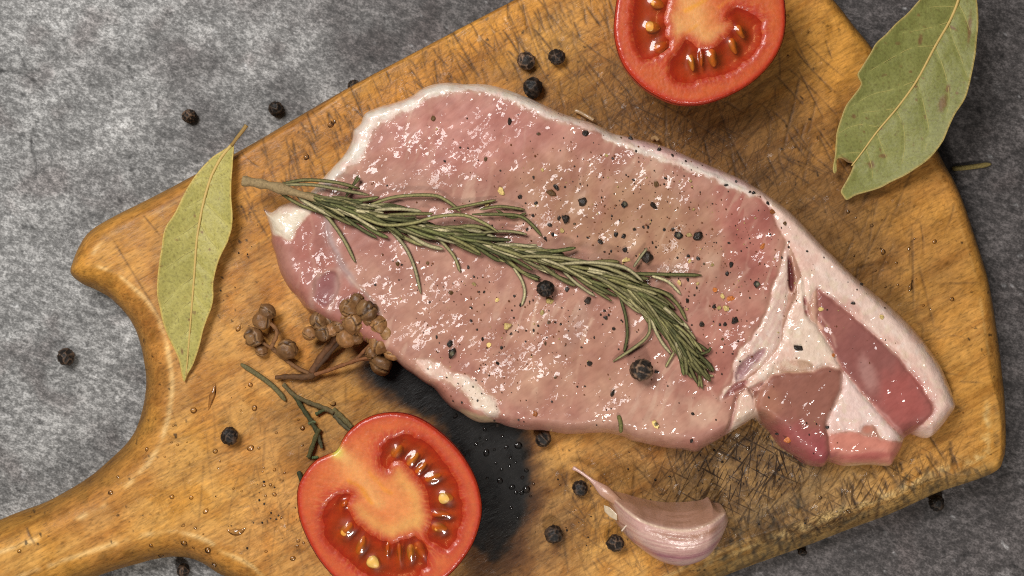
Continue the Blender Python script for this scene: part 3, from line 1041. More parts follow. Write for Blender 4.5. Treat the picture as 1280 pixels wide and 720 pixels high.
    for pts, col_, dp in (([(986, 320), (990, 330), (993, 350), (991, 364), (987, 358), (986, 340)], (104, 46, 48), 7), ([(1006, 370), (1010, 384), (1011, 394), (1007, 392), (1005, 380)], (124, 58, 56), 5),
                          ([(914, 484), (922, 478), (934, 476), (930, 484), (920, 489), (905, 498)], (150, 86, 84), 4), ([(936, 486), (957, 476), (950, 488), (943, 498), (940, 494)], (146, 92, 82), 6)):
        s = sdf(catmull(pts, 4), u, v, 1.5)
        lay(smooth(-2, 2, s), col_); dip += dp * smooth(-2, 3, s)
    # lower fat flap
    region('fat_flap', 'small cream fat flap at the lower notch', [(921, 503), (930, 490), (938, 487), (943, 497), (943, 510), (950, 526), (930, 540), (905, 552), (906, 544), (914, 532), (917, 516)], (216, 186, 164), 2.0, 'fat', 0.8, 0.6)
    s = -ldist([(921, 496), (918, 515), (912, 535), (905, 546)], u, v, 5)
    lay(0.6 * np.exp(-(s / 2.0) ** 2), (150, 88, 84)); dip += 4 * np.exp(-(s / 2.5) ** 2)
    # bottom left fat patch
    region('fat_patch', 'ragged white fat patch at the lower left edge', [(520, 452), (535, 450), (550, 456), (568, 466), (588, 473), (605, 488), (622, 505), (624, 518), (610, 522), (600, 512), (592, 510), (583, 495), (572, 482), (556, 477), (543, 474), (533, 466)],
           (226, 204, 184), 3.0, 'fat', 0.5, 1.6, 1.5, jag=2.0)
    lay(0.85 * smooth(-3, 3, sdf(catmull([(574, 512), (590, 516), (612, 522), (622, 532), (600, 536), (582, 528)], 4), uw, vw)), (226, 206, 172))
    lay(0.5 * smooth(-3, 4, sdf(catmull([(490, 440), (510, 445), (530, 462), (545, 482), (535, 488), (510, 470)], 4), uw, vw)), (206, 158, 146))
    # left end: white corner, cap muscle, purple pocket, silvery lines
    region('end_muscle', 'darker pink muscle at the left end', [(330, 292), (345, 288), (362, 300), (368, 290), (380, 274), (392, 265), (404, 272), (408, 290), (412, 310), (425, 330), (437, 348), (452, 362), (468, 380), (480, 400), (480, 430), (440, 425), (395, 402), (372, 380), (350, 352), (338, 320)],
           (186, 124, 118), 2.4, 'meat', 0.5, 0.8)
    blob(380, 320, 22, 46, 10, 0.6, (182, 112, 106)); blob(352, 330, 22, 40, -15, 0.6, (188, 138, 130))
    blob(402, 300, 16, 34, 0, 0.6, (168, 112, 108))
    s = sdf(catmull([(393, 350), (405, 341), (418, 340), (424, 352), (418, 372), (405, 384), (393, 372)], 4), uw, vw)
    lay(0.85 * smooth(-3, 3, s), (150, 92, 98)); dip += 3 * smooth(-2, 4, s)
    blob(440, 385, 22, 18, 0, 0.6, (160, 112, 114))
    region('fat_corner', 'white fat corner at the left end', [(322, 256), (336, 262), (347, 254), (362, 247), (380, 247), (391, 262), (382, 272), (372, 282), (366, 298), (360, 300), (350, 295), (341, 293), (333, 280)],
           (226, 212, 190), 2.4, 'fat', 0.6, 0.8, 1.0)
    for pts, wd, am, col_ in (([(388, 268), (392, 290), (388, 312), (394, 335), (397, 345)], 2.0, .45, (206, 160, 150)), ([(397, 342), (392, 360), (390, 385)], 4.0, .6, (208, 172, 166)),
                              ([(397, 345), (410, 338), (424, 337)], 3.0, .5, (204, 166, 160)), ([(424, 340), (420, 360), (412, 388)], 5.0, .6, (206, 176, 172)),
                              ([(374, 330), (376, 345), (372, 360)], 1.8, .5, (206, 156, 146)),
                              ([(408, 275), (412, 295), (420, 315), (430, 335), (440, 352)], 5.0, .75, (188, 168, 178)), ([(436, 348), (452, 362), (466, 378), (476, 392), (480, 402)], 3.2, .85, (214, 182, 176)),
                              ([(741, 398), (734, 412), (727, 426)], 2.4, .8, (226, 190, 176)), ([(727, 426), (723, 450), (720, 475), (713, 504)], 2.0, .5, (216, 172, 156)),
                              ([(740, 360), (722, 392), (718, 412)], 1.4, .5, (210, 164, 150)), ([(656, 157), (655, 185), (646, 205)], 1.2, .5, (216, 168, 160)),
                              ([(706, 165), (707, 182)], 1.2, .3, (214, 168, 160)), ([(640, 345), (630, 370), (624, 395)], 1.4, .45, (214, 168, 152)),
                              ([(884, 372), (884, 384), (888, 396), (885, 404)], 1.6, .6, (214, 168, 158)), ([(899, 390), (894, 410), (891, 432)], 1.6, .6, (212, 164, 154)),
                              ([(872, 388), (884, 386)], 1.4, .4, (214, 168, 158)), ([(935, 336), (924, 350), (909, 367)], 1.8, .6, (216, 176, 166)),
                              ([(932, 302), (936, 316), (933, 336)], 1.4, .45, (212, 164, 154)), ([(955, 292), (940, 298), (930, 306)], 1.4, .5, (214, 166, 156)),
                              ([(760, 240), (744, 280), (738, 310)], 1.4, .35, (206, 160, 146)), ([(690, 195), (672, 220)], 1.2, .4, (212, 166, 154)),
                              ([(799, 495), (800, 508), (814, 505), (824, 520)], 1.6, .5, (220, 178, 164)), ([(880, 470), (890, 490), (900, 500)], 2.2, .5, (218, 174, 164)),
                              ([(1028, 395), (1036, 412), (1045, 432)], 1.8, .6, (206, 164, 152)), ([(1019, 364), (1016, 385), (1021, 402), (1028, 412)], 2.6, .8, (226, 186, 168)),
                              ([(1053, 470), (1050, 492), (1040, 512), (1034, 530)], 3.0, .7, (214, 184, 176)), ([(1095, 508), (1115, 528), (1130, 545)], 2.0, .5, (200, 150, 146)),
                              ([(1105, 430), (1130, 455), (1142, 470)], 2.0, .4, (206, 172, 160))):
        L_ = ldist(pts, uw, vw, 6, 24)
        lay(am * np.exp(-(L_ / wd) ** 2), col_)
    fatm = np.isin(reg, [i for i, k_ in enumerate(kinds) if k_ == 'fat']).astype(float)
    lay(0.55 * fatm * smooth(-0.1, 0.4, fbm(x, y, 34, 4, 151)), (220, 174, 158))
    lay(0.5 * fatm * smooth(9, 1, d) * smooth(-0.2, 0.3, fbm(x, y, 26, 3, 155)), (206, 160, 140))
    lay(0.40 * fatm * smooth(0.05, 0.4, fbm(x, y, 14, 3, 152)), (214, 196, 166))
    lay(0.35 * fatm * smooth(0.15, 0.45, fbm(*rot(x, y, 40), 9, 3, 153)), (236, 224, 212))
    # under-edge of the cut is a little duller and pinker
    lay(0.35 * smooth(10, 0, d) * (reg == 0), (190, 132, 124))
    c = c * (1 + 0.05 * fbm(x, y, 10, 3, 114)[:, None])
    # ------- relief
    fu, fv = rot(x, y, -38)
    lean = np.isin(reg, [i for i, k in enumerate(kinds) if k == 'meat']).astype(float)
    fine = 0.7 * fbm(fu * 0.5, fv, 18, 2, 121) + 0.15 * fbm(fu * 0.4, fv, 6.5, 2, 122) + 2.0 * fbm(x, y, 42, 2, 123)
    edge = smooth(0, 14, d)
    z = zb + edge * (fine * (0.75 + 0.25 * lean) + (1 - lean) * 0.8 * fbm(x, y, 9, 3, 154) - 2.2 * groove + lift - dip)
    z = np.maximum(z, 0.3 * (d > 0) + 0.15)
    lm = lean[:, None]
    c = c * (1 - lm) + c * np.array([0.885, 0.862, 0.80]) * lm
    dk = np.isin(reg, [i for i, n_ in enumerate(names) if n_[0] in ('dark_muscle', 'brown_muscle', 'pink_muscle')])[:, None]
    c = np.where(dk, c * np.array([1.12, 1.12, 1.16]), c)
    wetm = np.zeros(len(x))
    for cx_, cy_, rx_, ry_, an_, am_ in ((550, 190, 120, 60, 25, 0.9), (760, 230, 110, 45, 20, 0.8), (500, 320, 90, 50, 25, 0.8), (380, 320, 50, 60, 0, 0.7), (1110, 470, 60, 50, 40, 1.0), (1000, 490, 55, 40, 0, 1.0), (860, 450, 60, 50, 0, 0.6), (620, 400, 60, 40, 0, 0.5)):
        dx_, dy_ = rot(u - cx_, v - cy_, an_)
        wetm = np.maximum(wetm, am_ * np.exp(-((dx_ / rx_) ** 2 + (dy_ / ry_) ** 2)))
    wetm = np.clip(wetm * (1 + 0.8 * fbm(x, y, 40, 3, 161)), 0, 1)
    split_parts(sh, z, np.clip(c, 0, 255), reg, names, lambda k: M[kinds[k]], root, wetm)
    # height lookup table
    g = 3.0
    gx = np.arange(poly[:, 0].min() - 40, poly[:, 0].max() + 40, g); gy = np.arange(poly[:, 1].min() - 40, poly[:, 1].max() + 40, g)
    H = np.zeros((len(gy), len(gx)))
    ix = np.round((x - gx[0]) / g).astype(int); iy = np.round((y - gy[0]) / g).astype(int)
    np.maximum.at(H, (iy, ix), z)
    return H, gx[0], gy[0], g


HT = build_pork()


def ground(x, y):
    """height of what lies under a plane point: pork or board"""
    H, x0, y0, g = HT
    X = np.atleast_1d(np.asarray(x, float)); Y = np.atleast_1d(np.asarray(y, float))
    r = sample_grid(H, x0, y0, g, X, Y)
    out = (X < x0) | (Y < y0) | (X > x0 + g * (H.shape[1] - 2)) | (Y > y0 + g * (H.shape[0] - 2))
    r = np.where(out, 0, r)
    return r if np.ndim(x) else float(r[0])


def place(q):
    """image point -> plane point and the height of the surface seen there"""
    z = 0.0
    for _ in range(6):
        x, y = up1(q, z)
        z = ground(x, y)
    x, y = up1(q, z)
    return x, y, z


# ------------------------------------------------------------------ tomatoes


def build_tomato(label, outline, locules, seeds, hT, core, seedn, notch=None):
    q0 = np.mean(outline, 0)
    root = thing('tomato_half', label, 'tomato', q0, 0, 'halved tomatoes on the board')
    poly = unproj(catmull(outline, 5), hT - 3)
    cen = poly.mean(0)
    sh = Sheet(poly, 1.1)
    x, y, d = sh.x, sh.y, sh.d
    d = np.where(d >= 9.9, sdf(poly, x, y, 3.0, 12.0), d)
    q = np.clip(1 - d / 4.5, 0, 1)
    z = hT - 4.0 * (1 - np.sqrt(np.maximum(1 - q ** 2, 0))) + 0.5 * fbm(x, y, 26, 3, seedn) + 0.18 * fbm(x, y, 4, 2, seedn + 1)
    u, v = proj(x, y, hT)
    w1 = fbm(x, y, 20, 3, seedn + 2)
    c = np.tile(np.array([[200, 74, 38.]]), (len(x), 1))

    def lay(m, colr):
        nonlocal c
        m = np.clip(m, 0, 1)[:, None]
        c = c * (1 - m) + np.asarray(colr, float) * m
    # flesh ring: paler towards the outer wall
    rad_ = fbm(np.arctan2(y - cen[1], x - cen[0]) * 60, d * 0.35, 9, 3, seedn + 11)
    lay((0.5 + 0.5 * rad_) * np.exp(-((d - 19 - 6 * w1) / 8) ** 2), (212, 98, 56))
    lay(0.4 * smooth(0.0, 0.5, fbm(x, y, 30, 3, seedn + 12)), (206, 84, 48))
    lay(0.85 * smooth(9, 1.5, d), (186, 40, 24))
    L = []
    for l in locules:
        p_ = unproj(catmull(l, 6), hT)
        p_ = p_ + 2.6 * np.stack([fbm(p_[:, 0], p_[:, 1], 13, 3, seedn + 31), fbm(p_[:, 0], p_[:, 1], 13, 3, seedn + 32)], -1) * 1.6
        L.append(p_)
    ls = [sdf(l, x, y, 2.0, 24.0) for l in L]
    lmax = np.max(ls, 0)
    # core
    for (pts, wd, am, col_) in core:
        pl = unproj(np.array(pts, float), hT)
        D = ldist(pl, x + 3 * w1, y - 3 * w1, 6, 60.0, 3.0)
        lay(am * np.exp(-(D / wd) ** 2), col_)
    fs = fbm(*rot(x, y, -40), 14, 3, seedn + 3)[:, None]
    c = c * (1 + 0.05 * fs)
    lay(0.8 * np.exp(-((lmax + 0.5) / 9.0) ** 2) * smooth(4, 14, d), (178, 38, 20))
    pap = np.abs(fbm(np.arctan2(y - cen[1], x - cen[0]) * 90, d * 0.25, 7, 2, seedn + 25))
    lay(0.4 * smooth(0.16, 0.0, pap) * smooth(-26, -4, lmax) * smooth(10, 26, d), (226, 138, 96))
    spk = smooth(0.25, 0.6, fbm(x, y, 3.2, 2, seedn + 22))[:, None]
    c = c * (1 - 0.13 * spk) + np.array([236, 160, 130.]) * 0.13 * spk
    # walls of the seed chambers sink
    z = z - 8 * smooth(-6.0, 10, lmax + 1.5 * fbm(x, y, 9, 3, seedn + 21))
    lay(smooth(-2, 8, lmax), (200, 78, 30))
    if notch is not None:
        nx, ny = up1(notch, hT)
        e = np.hypot(x - nx, y - ny)
        lay(0.9 * np.exp(-(e / 7) ** 2), (214, 190, 96))
    c = c * np.array([0.96, 1.06, 0.82])
    reg = (d < 3.2).astype(int)
    objs = split_parts(sh, z, np.clip(c, 0, 255), reg, [('flesh', None), ('skin', None)], lambda k: M['tomato_flesh'] if k == 0 else M['tomato_skin'], root)
    skin = objs[1]
    # rounded underside
    n = len(poly); rings = 14
    Vs = []
    for i in range(rings):
        t = i / (rings - 1)
        s = 1.0 + 0.004 - 0.62 * (1 - math.cos(t * math.pi / 2)) ** 1.1
        zz = (hT - 4.0) * (1 - math.sin(t * math.pi / 2)) + 0.3
        Vs.append(np.column_stack([cen[0] + (poly[:, 0] - cen[0]) * s, cen[1] + (poly[:, 1] - cen[1]) * s, np.full(n, zz)]))
    V = np.concatenate(Vs + [np.array([[cen[0], cen[1], 0.3]])])
    i = np.arange(rings - 1)[:, None] * n; j = np.arange(n)[None]; j2 = (j + 1) % n
    F = np.stack([i + j, i + n + j, i + n + j2, i + j2], -1).reshape(-1, 4)
    T = np.stack([(rings - 1) * n + np.arange(n), np.full(n, rings * n), (rings - 1) * n + (np.arange(n) + 1) % n], -1)
    o = mesh_obj('skin_underside', V, [F, T], M['tomato_skin'], root, np.tile(np.array([[188, 36, 24.]]), (len(V), 1)))
    # seeds and jelly
    sd = []
    for (su, sv, a, b, ang, col_) in seeds:
        sx, sy = up1((su, sv), hT)
        sd.append((sx, sy, a, b, ang, col_))
    for l in L:
        g = Sheet(l, 1.3)
        gd = np.where(g.d >= 9.9, sdf(l, g.x, g.y, 2.0, 12.0), g.d)
        hump = np.zeros(len(g.x)); near = np.zeros(len(g.x))
        for (sx, sy, a, b, ang, col_) in sd:
            dx, dy = rot(g.x - sx, g.y - sy, ang)
            e2 = (dx / (a * 1.25)) ** 2 + (dy / (b * 1.45)) ** 2
            hump = np.maximum(hump, np.exp(-e2 * 1.3)); near = np.maximum(near, np.exp(-e2 * 0.35))
        gz = hT - 2.4 - 0.9 * smooth(0, 14, gd) + 3.6 * hump + 0.6 * fbm(g.x, g.y, 20, 2, seedn + 7)
        gc = np.array([190, 56, 26.])[None] * (1 - near[:, None]) + np.array([120, 66, 18.])[None] * near[:, None]
        k = smooth(12, 0, gd)[:, None]
        gc = gc * (1 - 0.6 * k) + np.array([188, 44, 24.]) * 0.6 * k
        mesh_obj('seed_jelly', np.stack([g.x, g.y, gz], -1), g.F, M['gel'], root, gc, g.normals(gz))
    iv, if_ = ico(3)
    for (sx, sy, a, b, ang, col_) in sd:
        P = iv.copy()
        tip = 1 - 0.28 * np.clip(P[:, 0], -1, 1)
        X = P[:, 0] * a; Y = P[:, 1] * b * tip; Z = P[:, 2] * 0.55 * b * tip
        ca, sa = math.cos(math.radians(ang)), math.sin(math.radians(ang))
        V = np.stack([sx + X * ca - Y * sa, sy + X * sa + Y * ca, hT - 3.3 + Z], -1)
        rim = smooth(0.2, 0.9, np.abs(P[:, 1]))[:, None]
        cc = np.array(col_, float)[None] * (1 - 0.3 * rim) + np.array([240, 200, 110.]) * 0.12 * rim
        mesh_obj('seed', V, if_[:, ::-1], M['tomato_seed'], root, np.clip(cc, 0, 255))
    return root


OR = (230, 156, 58); YE = (234, 182, 88); DO = (216, 120, 36)
build_tomato('halved tomato at the lower left with its stem notch and jelly chambers showing',
             [(421, 563), (429, 548), (437, 538), (452, 526), (472, 518), (496, 516), (519, 521), (542, 534), (566, 555), (583, 577), (596, 603), (602, 632), (599, 657), (588, 685), (568, 712), (545, 730), (515, 744), (485, 748), (455, 743), (428, 730), (408, 711),
              (393, 690), (380, 664), (373, 641), (372, 613), (380, 593), (393, 577), (408, 569)],
             [[(475, 570), (478, 557), (496, 545), (519, 546), (537, 557), (554, 577), (569, 600), (576, 627), (575, 656), (566, 679), (556, 686), (542, 679), (534, 667), (540, 650), (537, 630), (531, 609), (519, 592), (505, 578), (493, 575), (483, 587), (476, 582)],
              [(437, 619), (420, 619), (410, 630), (404, 644), (405, 665), (417, 685), (435, 702), (452, 714), (475, 726), (513, 726), (531, 711), (535, 697), (531, 682), (519, 673), (507, 674), (493, 680), (475, 676), (458, 665), (441, 650), (434, 632)]],
             [(496, 564, 9, 5.5, -50, OR), (516, 574, 10, 4.5, -48, YE), (526, 585, 9, 3.8, -45, OR), (541, 597, 10, 4.8, -20, OR), (557, 623, 9, 7.2, 0, YE), (551, 643, 11, 4.0, 2, DO), (549, 660, 9.5, 6, 10, OR),
              (430, 630, 5, 3, -50, DO), (433, 662, 10, 6, -52, OR), (451, 682, 12, 5, -72, OR), (467, 704, 9, 8, 40, YE), (484, 686, 9, 2.6, -85, DO), (499, 691, 11, 3.0, 88, DO), (513, 691, 10, 4.6, 92, YE), (525, 688, 11, 6, 65, DO)],
             92, [([(424, 566), (440, 585), (455, 602), (475, 628)], 9, 0.9, (240, 188, 148)), ([(440, 590), (460, 600), (490, 625), (505, 650), (500, 665)], 30, 0.85, (230, 132, 92)),
                  ([(500, 590), (520, 615), (528, 640), (522, 655)], 14, 0.8, (232, 160, 108)), ([(440, 635), (460, 655), (485, 668), (505, 665)], 13, 0.8, (230, 160, 108)),
                  ([(437, 600), (452, 612), (466, 628)], 2.4, 0.8, (232, 130, 40)), ([(462, 590), (478, 608), (490, 616)], 2.2, 0.6, (232, 130, 40)), ([(480, 570), (505, 600)], 10, 0.35, (222, 130, 80))], 201, (421, 564))
build_tomato('halved tomato cropped by the top edge beside the pork',
             [(768, 26), (770, 55), (780, 82), (797, 103), (816, 117), (840, 128), (863, 131), (887, 128), (916, 117), (941, 102), (963, 80), (977, 55), (982, 28), (979, -8), (966, -40), (942, -68), (905, -84), (868, -88), (830, -80), (797, -58), (776, -20)],
             [[(797, -22), (793, 5), (792, 30), (792, 46), (799, 66), (809, 73), (820, 70), (832, 62), (838, 53), (833, 45), (834, 34), (830, 22), (834, 10), (834, -10), (826, -34), (812, -40)],
              [(859, 50), (851, 59), (839, 78), (837, 90), (846, 101), (859, 104), (875, 100), (898, 94), (922, 86), (936, 72), (951, 53), (953, 39), (947, 20), (932, 11), (918, 10), (909, 20), (918, 30), (916, 38), (906, 47), (896, 57), (883, 60), (871, 58)]],
             [(822, 4, 9, 6, 20, OR), (816, 33, 9.5, 7, 5, OR), (826, 58, 9, 6.5, -32, DO), (865, 78, 10, 4, 80, YE), (877, 73, 9, 2.2, 88, DO), (891, 72, 11, 6, 78, OR), (917, 57, 10, 5, 70, OR), (926, 39, 9, 4.5, 62, OR)],
             86, [([(850, -20), (865, 10), (870, 35), (862, 45)], 26, 0.9, (236, 152, 112)), ([(830, 10), (845, 30), (860, 45), (880, 52), (900, 42), (915, 30)], 10, 0.75, (234, 164, 126)),
                  ([(856, 14), (875, 4), (890, -8)], 2.6, 0.8, (234, 140, 44)), ([(855, 44), (862, 38), (870, 32)], 2.0, 0.6, (232, 140, 44)), ([(898, 10), (910, 0)], 2.2, 0.5, (232, 140, 44))], 231)

# ------------------------------------------------------------------ bay leaves


def build_leaf(label, outline, midrib, veins, stem, base, edgec, dark, zf, seedn, rootq, spots=()):
    root = thing('bay_leaf', label, 'bay leaf', rootq, 0, 'dried bay leaves on the board')
    zmean = zf(np.array([rootq[0]]), np.array([rootq[1]]))[0]
    # outline unprojected at the leaf's own height
    o2 = catmull(outline, 4)
    zz = zf(o2[:, 0], o2[:, 1])
    poly = np.column_stack([CX + (o2[:, 0] - CX) * (HC - zz) / HC, CY + (o2[:, 1] - CY) * (HC - zz) / HC])
    sh = Sheet(poly, 1.3)
    x, y, d = sh.x, sh.y, sh.d
    d = np.where(d >= 9.9, sdf(poly, x, y, 3.0, 12.0), d)
    u, v = proj(x, y, zmean)
    z = zf(u, v) + 1.6 * fbm(x, y, 26, 3, seedn) + 3.0 * smooth(12, 0, d) * fbm(x, y, 34, 2, seedn + 1)
    mid = ldist(midrib, u, v, 6, 40.0)
    z = z - 2.2 * np.exp(-(mid / 9) ** 2)
    c = np.tile(np.asarray(base, float)[None], (len(x), 1))

    def lay(m, colr):
        nonlocal c
        m = np.clip(m, 0, 1)[:, None]
        c = c * (1 - m) + np.asarray(colr, float) * m
    lay(0.5 * smooth(-0.3, 0.5, fbm(x, y, 60, 3, seedn + 2)), dark)
    vv = np.full(len(x), 40.0)
    for vn in veins:
        vv = np.minimum(vv, ldist(vn, u, v, 5, 12.0))
    lay(0.35 * np.exp(-(vv / 3.0) ** 2), np.asarray(base) * 1.1 + 8)
    z = z - 0.9 * np.exp(-(vv / 4) ** 2)
    lay(0.9 * smooth(2.6, 1.0, d), edgec)
    sp = smooth(0.46, 0.56, fbm(x, y, 7, 2, seedn + 4)) * smooth(-0.1, 0.35, fbm(x, y, 55, 2, seedn + 5))
    lay(0.7 * sp, (116, 84, 48))
    sp = smooth(0.5, 0.6, fbm(x, y, 16, 3, seedn + 6))
    lay(0.6 * sp, (112, 88, 52))
    sp = smooth(0.5, 0.56, fbm(x, y, 3.4, 1, seedn + 7))
    lay(0.35 * sp, (96, 84, 44))
    for (a_, b_, ra, rb, an_) in spots:
        dx_, dy_ = rot(u - a_, v - b_, an_)
        lay(0.75 * smooth(1.3, 0.4, np.hypot(dx_ / ra, dy_ / rb) + 0.35 * fbm(x, y, 6, 2, seedn + 8)), (112, 78, 48))
    V, F = sh.solid(z, z - 1.3)
    mesh_obj('blade', V, F, M['bay_leaf_blade'], root, np.clip(np.concatenate([c, c]), 0, 255))

    def rib(name, pts, r0, r1, colr, lift):
        p = catmull(pts, 5, False)
        zz = zf(p[:, 0], p[:, 1])
        P = unproj(p, zmean)
        # follow the blade
        dd = np.array([((x - a) ** 2 + (y - b) ** 2).argmin() for a, b in P])
        zz2 = np.where(np.hypot(x[dd] - P[:, 0], y[dd] - P[:, 1]) < 4, z[dd], zz)
        k = np.ones(5) / 5
        zs = np.convolve(np.pad(zz2, 2, mode='edge'), k, 'valid')
        V, F = tube(np.column_stack([P, zs + lift]), np.linspace(r0, r1, len(P)), 7, 0.7)
        return mesh_obj(name, V, F, M['bay_leaf_rib'], root, np.tile(np.asarray(colr, float)[None], (len(V), 1)))
    rib('midrib', midrib, 2.1, 0.9, (196, 166, 96), 0.5)
    for vn in veins:
        rib('vein', vn, 0.6, 0.3, (166, 156, 90), -0.05)
    if stem is not None:
        rib('stalk', stem, 2.6, 2.0, (150, 118, 60), 0.8)
    return root


def leaf_z_left(u, v):
    t = (v - 160) / 320
    base = 6 + 10 * np.sin(np.clip(t, 0, 1) * np.pi)
    mid = 262 + (229 - 262) * (v - 223) / 253
    return base + 0.006 * (u - mid) ** 2 + 5 * smooth(250, 170, v)


def leaf_z_right(u, v):
    t = ((u - 1060) * 0.5 - (v - 240) * 0.87) / 280
    base = 14 + 16 * smooth(0.0, 0.6, t)
    mid = 1068 + (206 - v) * 0.63
    return base + 0.002 * (u - mid) ** 2


build_leaf('narrow yellow green bay leaf with a short stalk on the left of the board',
           [(289, 181), (276, 189), (262, 199), (244, 219), (230, 242), (219, 265), (207, 283), (203, 297), (201, 312), (198, 333), (196, 352), (197, 375), (205, 407), (214, 430), (223, 449), (229, 477), (234, 468), (241, 456), (249, 434), (256, 407), (266, 378), (267, 352), (274, 324), (285, 301), (291, 275), (289, 242), (291, 205), (292, 182)],
           [(291, 179), (279, 192), (270, 206), (262, 223), (253, 255), (246, 297), (243, 333), (240, 370), (237, 402), (233, 443), (230, 470)],
           [[(262, 223), (250, 222), (240, 228)], [(256, 245), (240, 255), (226, 262)], [(250, 275), (232, 290), (212, 302)], [(245, 310), (226, 322), (204, 340)], [(242, 345), (224, 360), (202, 384)], [(240, 375), (228, 385), (212, 412)], [(236, 410), (228, 420), (220, 436)],
            [(266, 214), (276, 214), (286, 206)], [(254, 252), (270, 268), (286, 282)], [(249, 280), (262, 300), (276, 314)], [(244, 325), (256, 338), (265, 346)], [(241, 365), (250, 378), (260, 388)]],
           [(309, 157), (302, 166), (296, 173), (289, 182)], (172, 162, 90), (196, 168, 88), (150, 144, 76), leaf_z_left, 301, (245, 330), [(252, 290, 2, 1.5, 0), (243, 270, 1.5, 2, 0), (236, 400, 3, 2, 0), (226, 440, 2, 4, 0), (262, 312, 1.6, 1.6, 0), (222, 300, 2, 1, 0)])
build_leaf('broad torn green bay leaf at the upper right overhanging the board edge',
           [(1149, 0), (1135, 16), (1120, 29), (1108, 42), (1095, 54), (1088, 66), (1077, 84), (1072, 92), (1073, 98), (1076, 106), (1066, 120), (1058, 131), (1052, 146), (1046, 166), (1044, 191), (1041, 211), (1043, 217), (1046, 213), (1046, 200), (1052, 198), (1060, 203), (1067, 205), (1064, 214), (1057, 227), (1051, 239), (1054, 245), (1059, 250),
            (1070, 244), (1084, 240), (1100, 235), (1113, 228), (1130, 220), (1146, 210), (1160, 200), (1171, 188), (1180, 175), (1185, 163), (1194, 143), (1207, 123), (1214, 98), (1220, 65), (1223, 29), (1221, -5), (1219, -40), (1214, -78), (1200, -60), (1180, -30), (1165, -14)],
           [(1214, -76), (1207, -36), (1198, 0), (1187, 27), (1169, 58), (1146, 101), (1122, 135), (1099, 163), (1080, 190), (1068, 206)],
           [[(1187, 27), (1165, 34), (1148, 38), (1124, 42)], [(1169, 57), (1140, 60), (1112, 74), (1082, 92)], [(1147, 100), (1115, 112), (1090, 118), (1066, 132)], [(1122, 135), (1100, 138), (1080, 140)], [(1100, 158), (1080, 155), (1064, 158), (1050, 166)], [(1080, 190), (1065, 190), (1050, 194)], [(1194, 8), (1175, 8), (1158, 10)],
            [(1187, 30), (1192, 52), (1200, 74), (1206, 98)], [(1170, 60), (1180, 90), (1184, 120), (1180, 148)], [(1148, 102), (1154, 130), (1160, 165), (1154, 190)], [(1122, 137), (1130, 158), (1132, 180), (1128, 205)], [(1099, 165), (1104, 180), (1112, 200)], [(1086, 184), (1092, 205), (1094, 222)], [(1198, 3), (1206, 20), (1212, 40)]],
           None, (130, 130, 72), (176, 152, 88), (112, 114, 58), leaf_z_right, 331, (1130, 120), [(1176, 130, 5, 12, 15), (1183, 112, 3, 6, 10), (1193, 118, 2, 2, 0), (1211, 35, 2.5, 22, 5), (1145, 108, 2.5, 2, 0), (1190, 34, 7, 2, 40), (1104, 160, 1.6, 1.6, 0), (1092, 205, 4, 5, 0), (1106, 194, 5, 3, 0), (1062, 200, 10, 3, 25), (1068, 145, 3, 3, 0), (1150, 50, 3, 8, 10)])

# ------------------------------------------------------------------ rosemary


def needle(root, pts3, r, colr, mat=None, name='needle'):
    p = catmull(np.asarray(pts3, float), 4, False)
    n = len(p); t = np.linspace(0, 1, n)
    rad = r * np.minimum(1, 0.45 + 4 * t) * np.minimum(1, 0.32 + 3.4 * (1 - t) ** 0.8)
    V, F = tube(p, rad, 8, 0.62)
    a = np.tile(np.arange(8), n)
    ctr = np.repeat(p, 8, 0)
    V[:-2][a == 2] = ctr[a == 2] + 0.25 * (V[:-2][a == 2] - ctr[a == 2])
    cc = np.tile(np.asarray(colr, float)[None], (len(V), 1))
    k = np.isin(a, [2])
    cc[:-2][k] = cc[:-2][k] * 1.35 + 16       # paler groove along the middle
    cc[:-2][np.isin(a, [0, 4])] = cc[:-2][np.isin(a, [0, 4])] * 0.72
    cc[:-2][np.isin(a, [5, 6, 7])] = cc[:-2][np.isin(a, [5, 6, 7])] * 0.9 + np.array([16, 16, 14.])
    return mesh_obj(name, V, F, mat or M['rosemary_needle'], root, np.clip(cc, 0, 255))


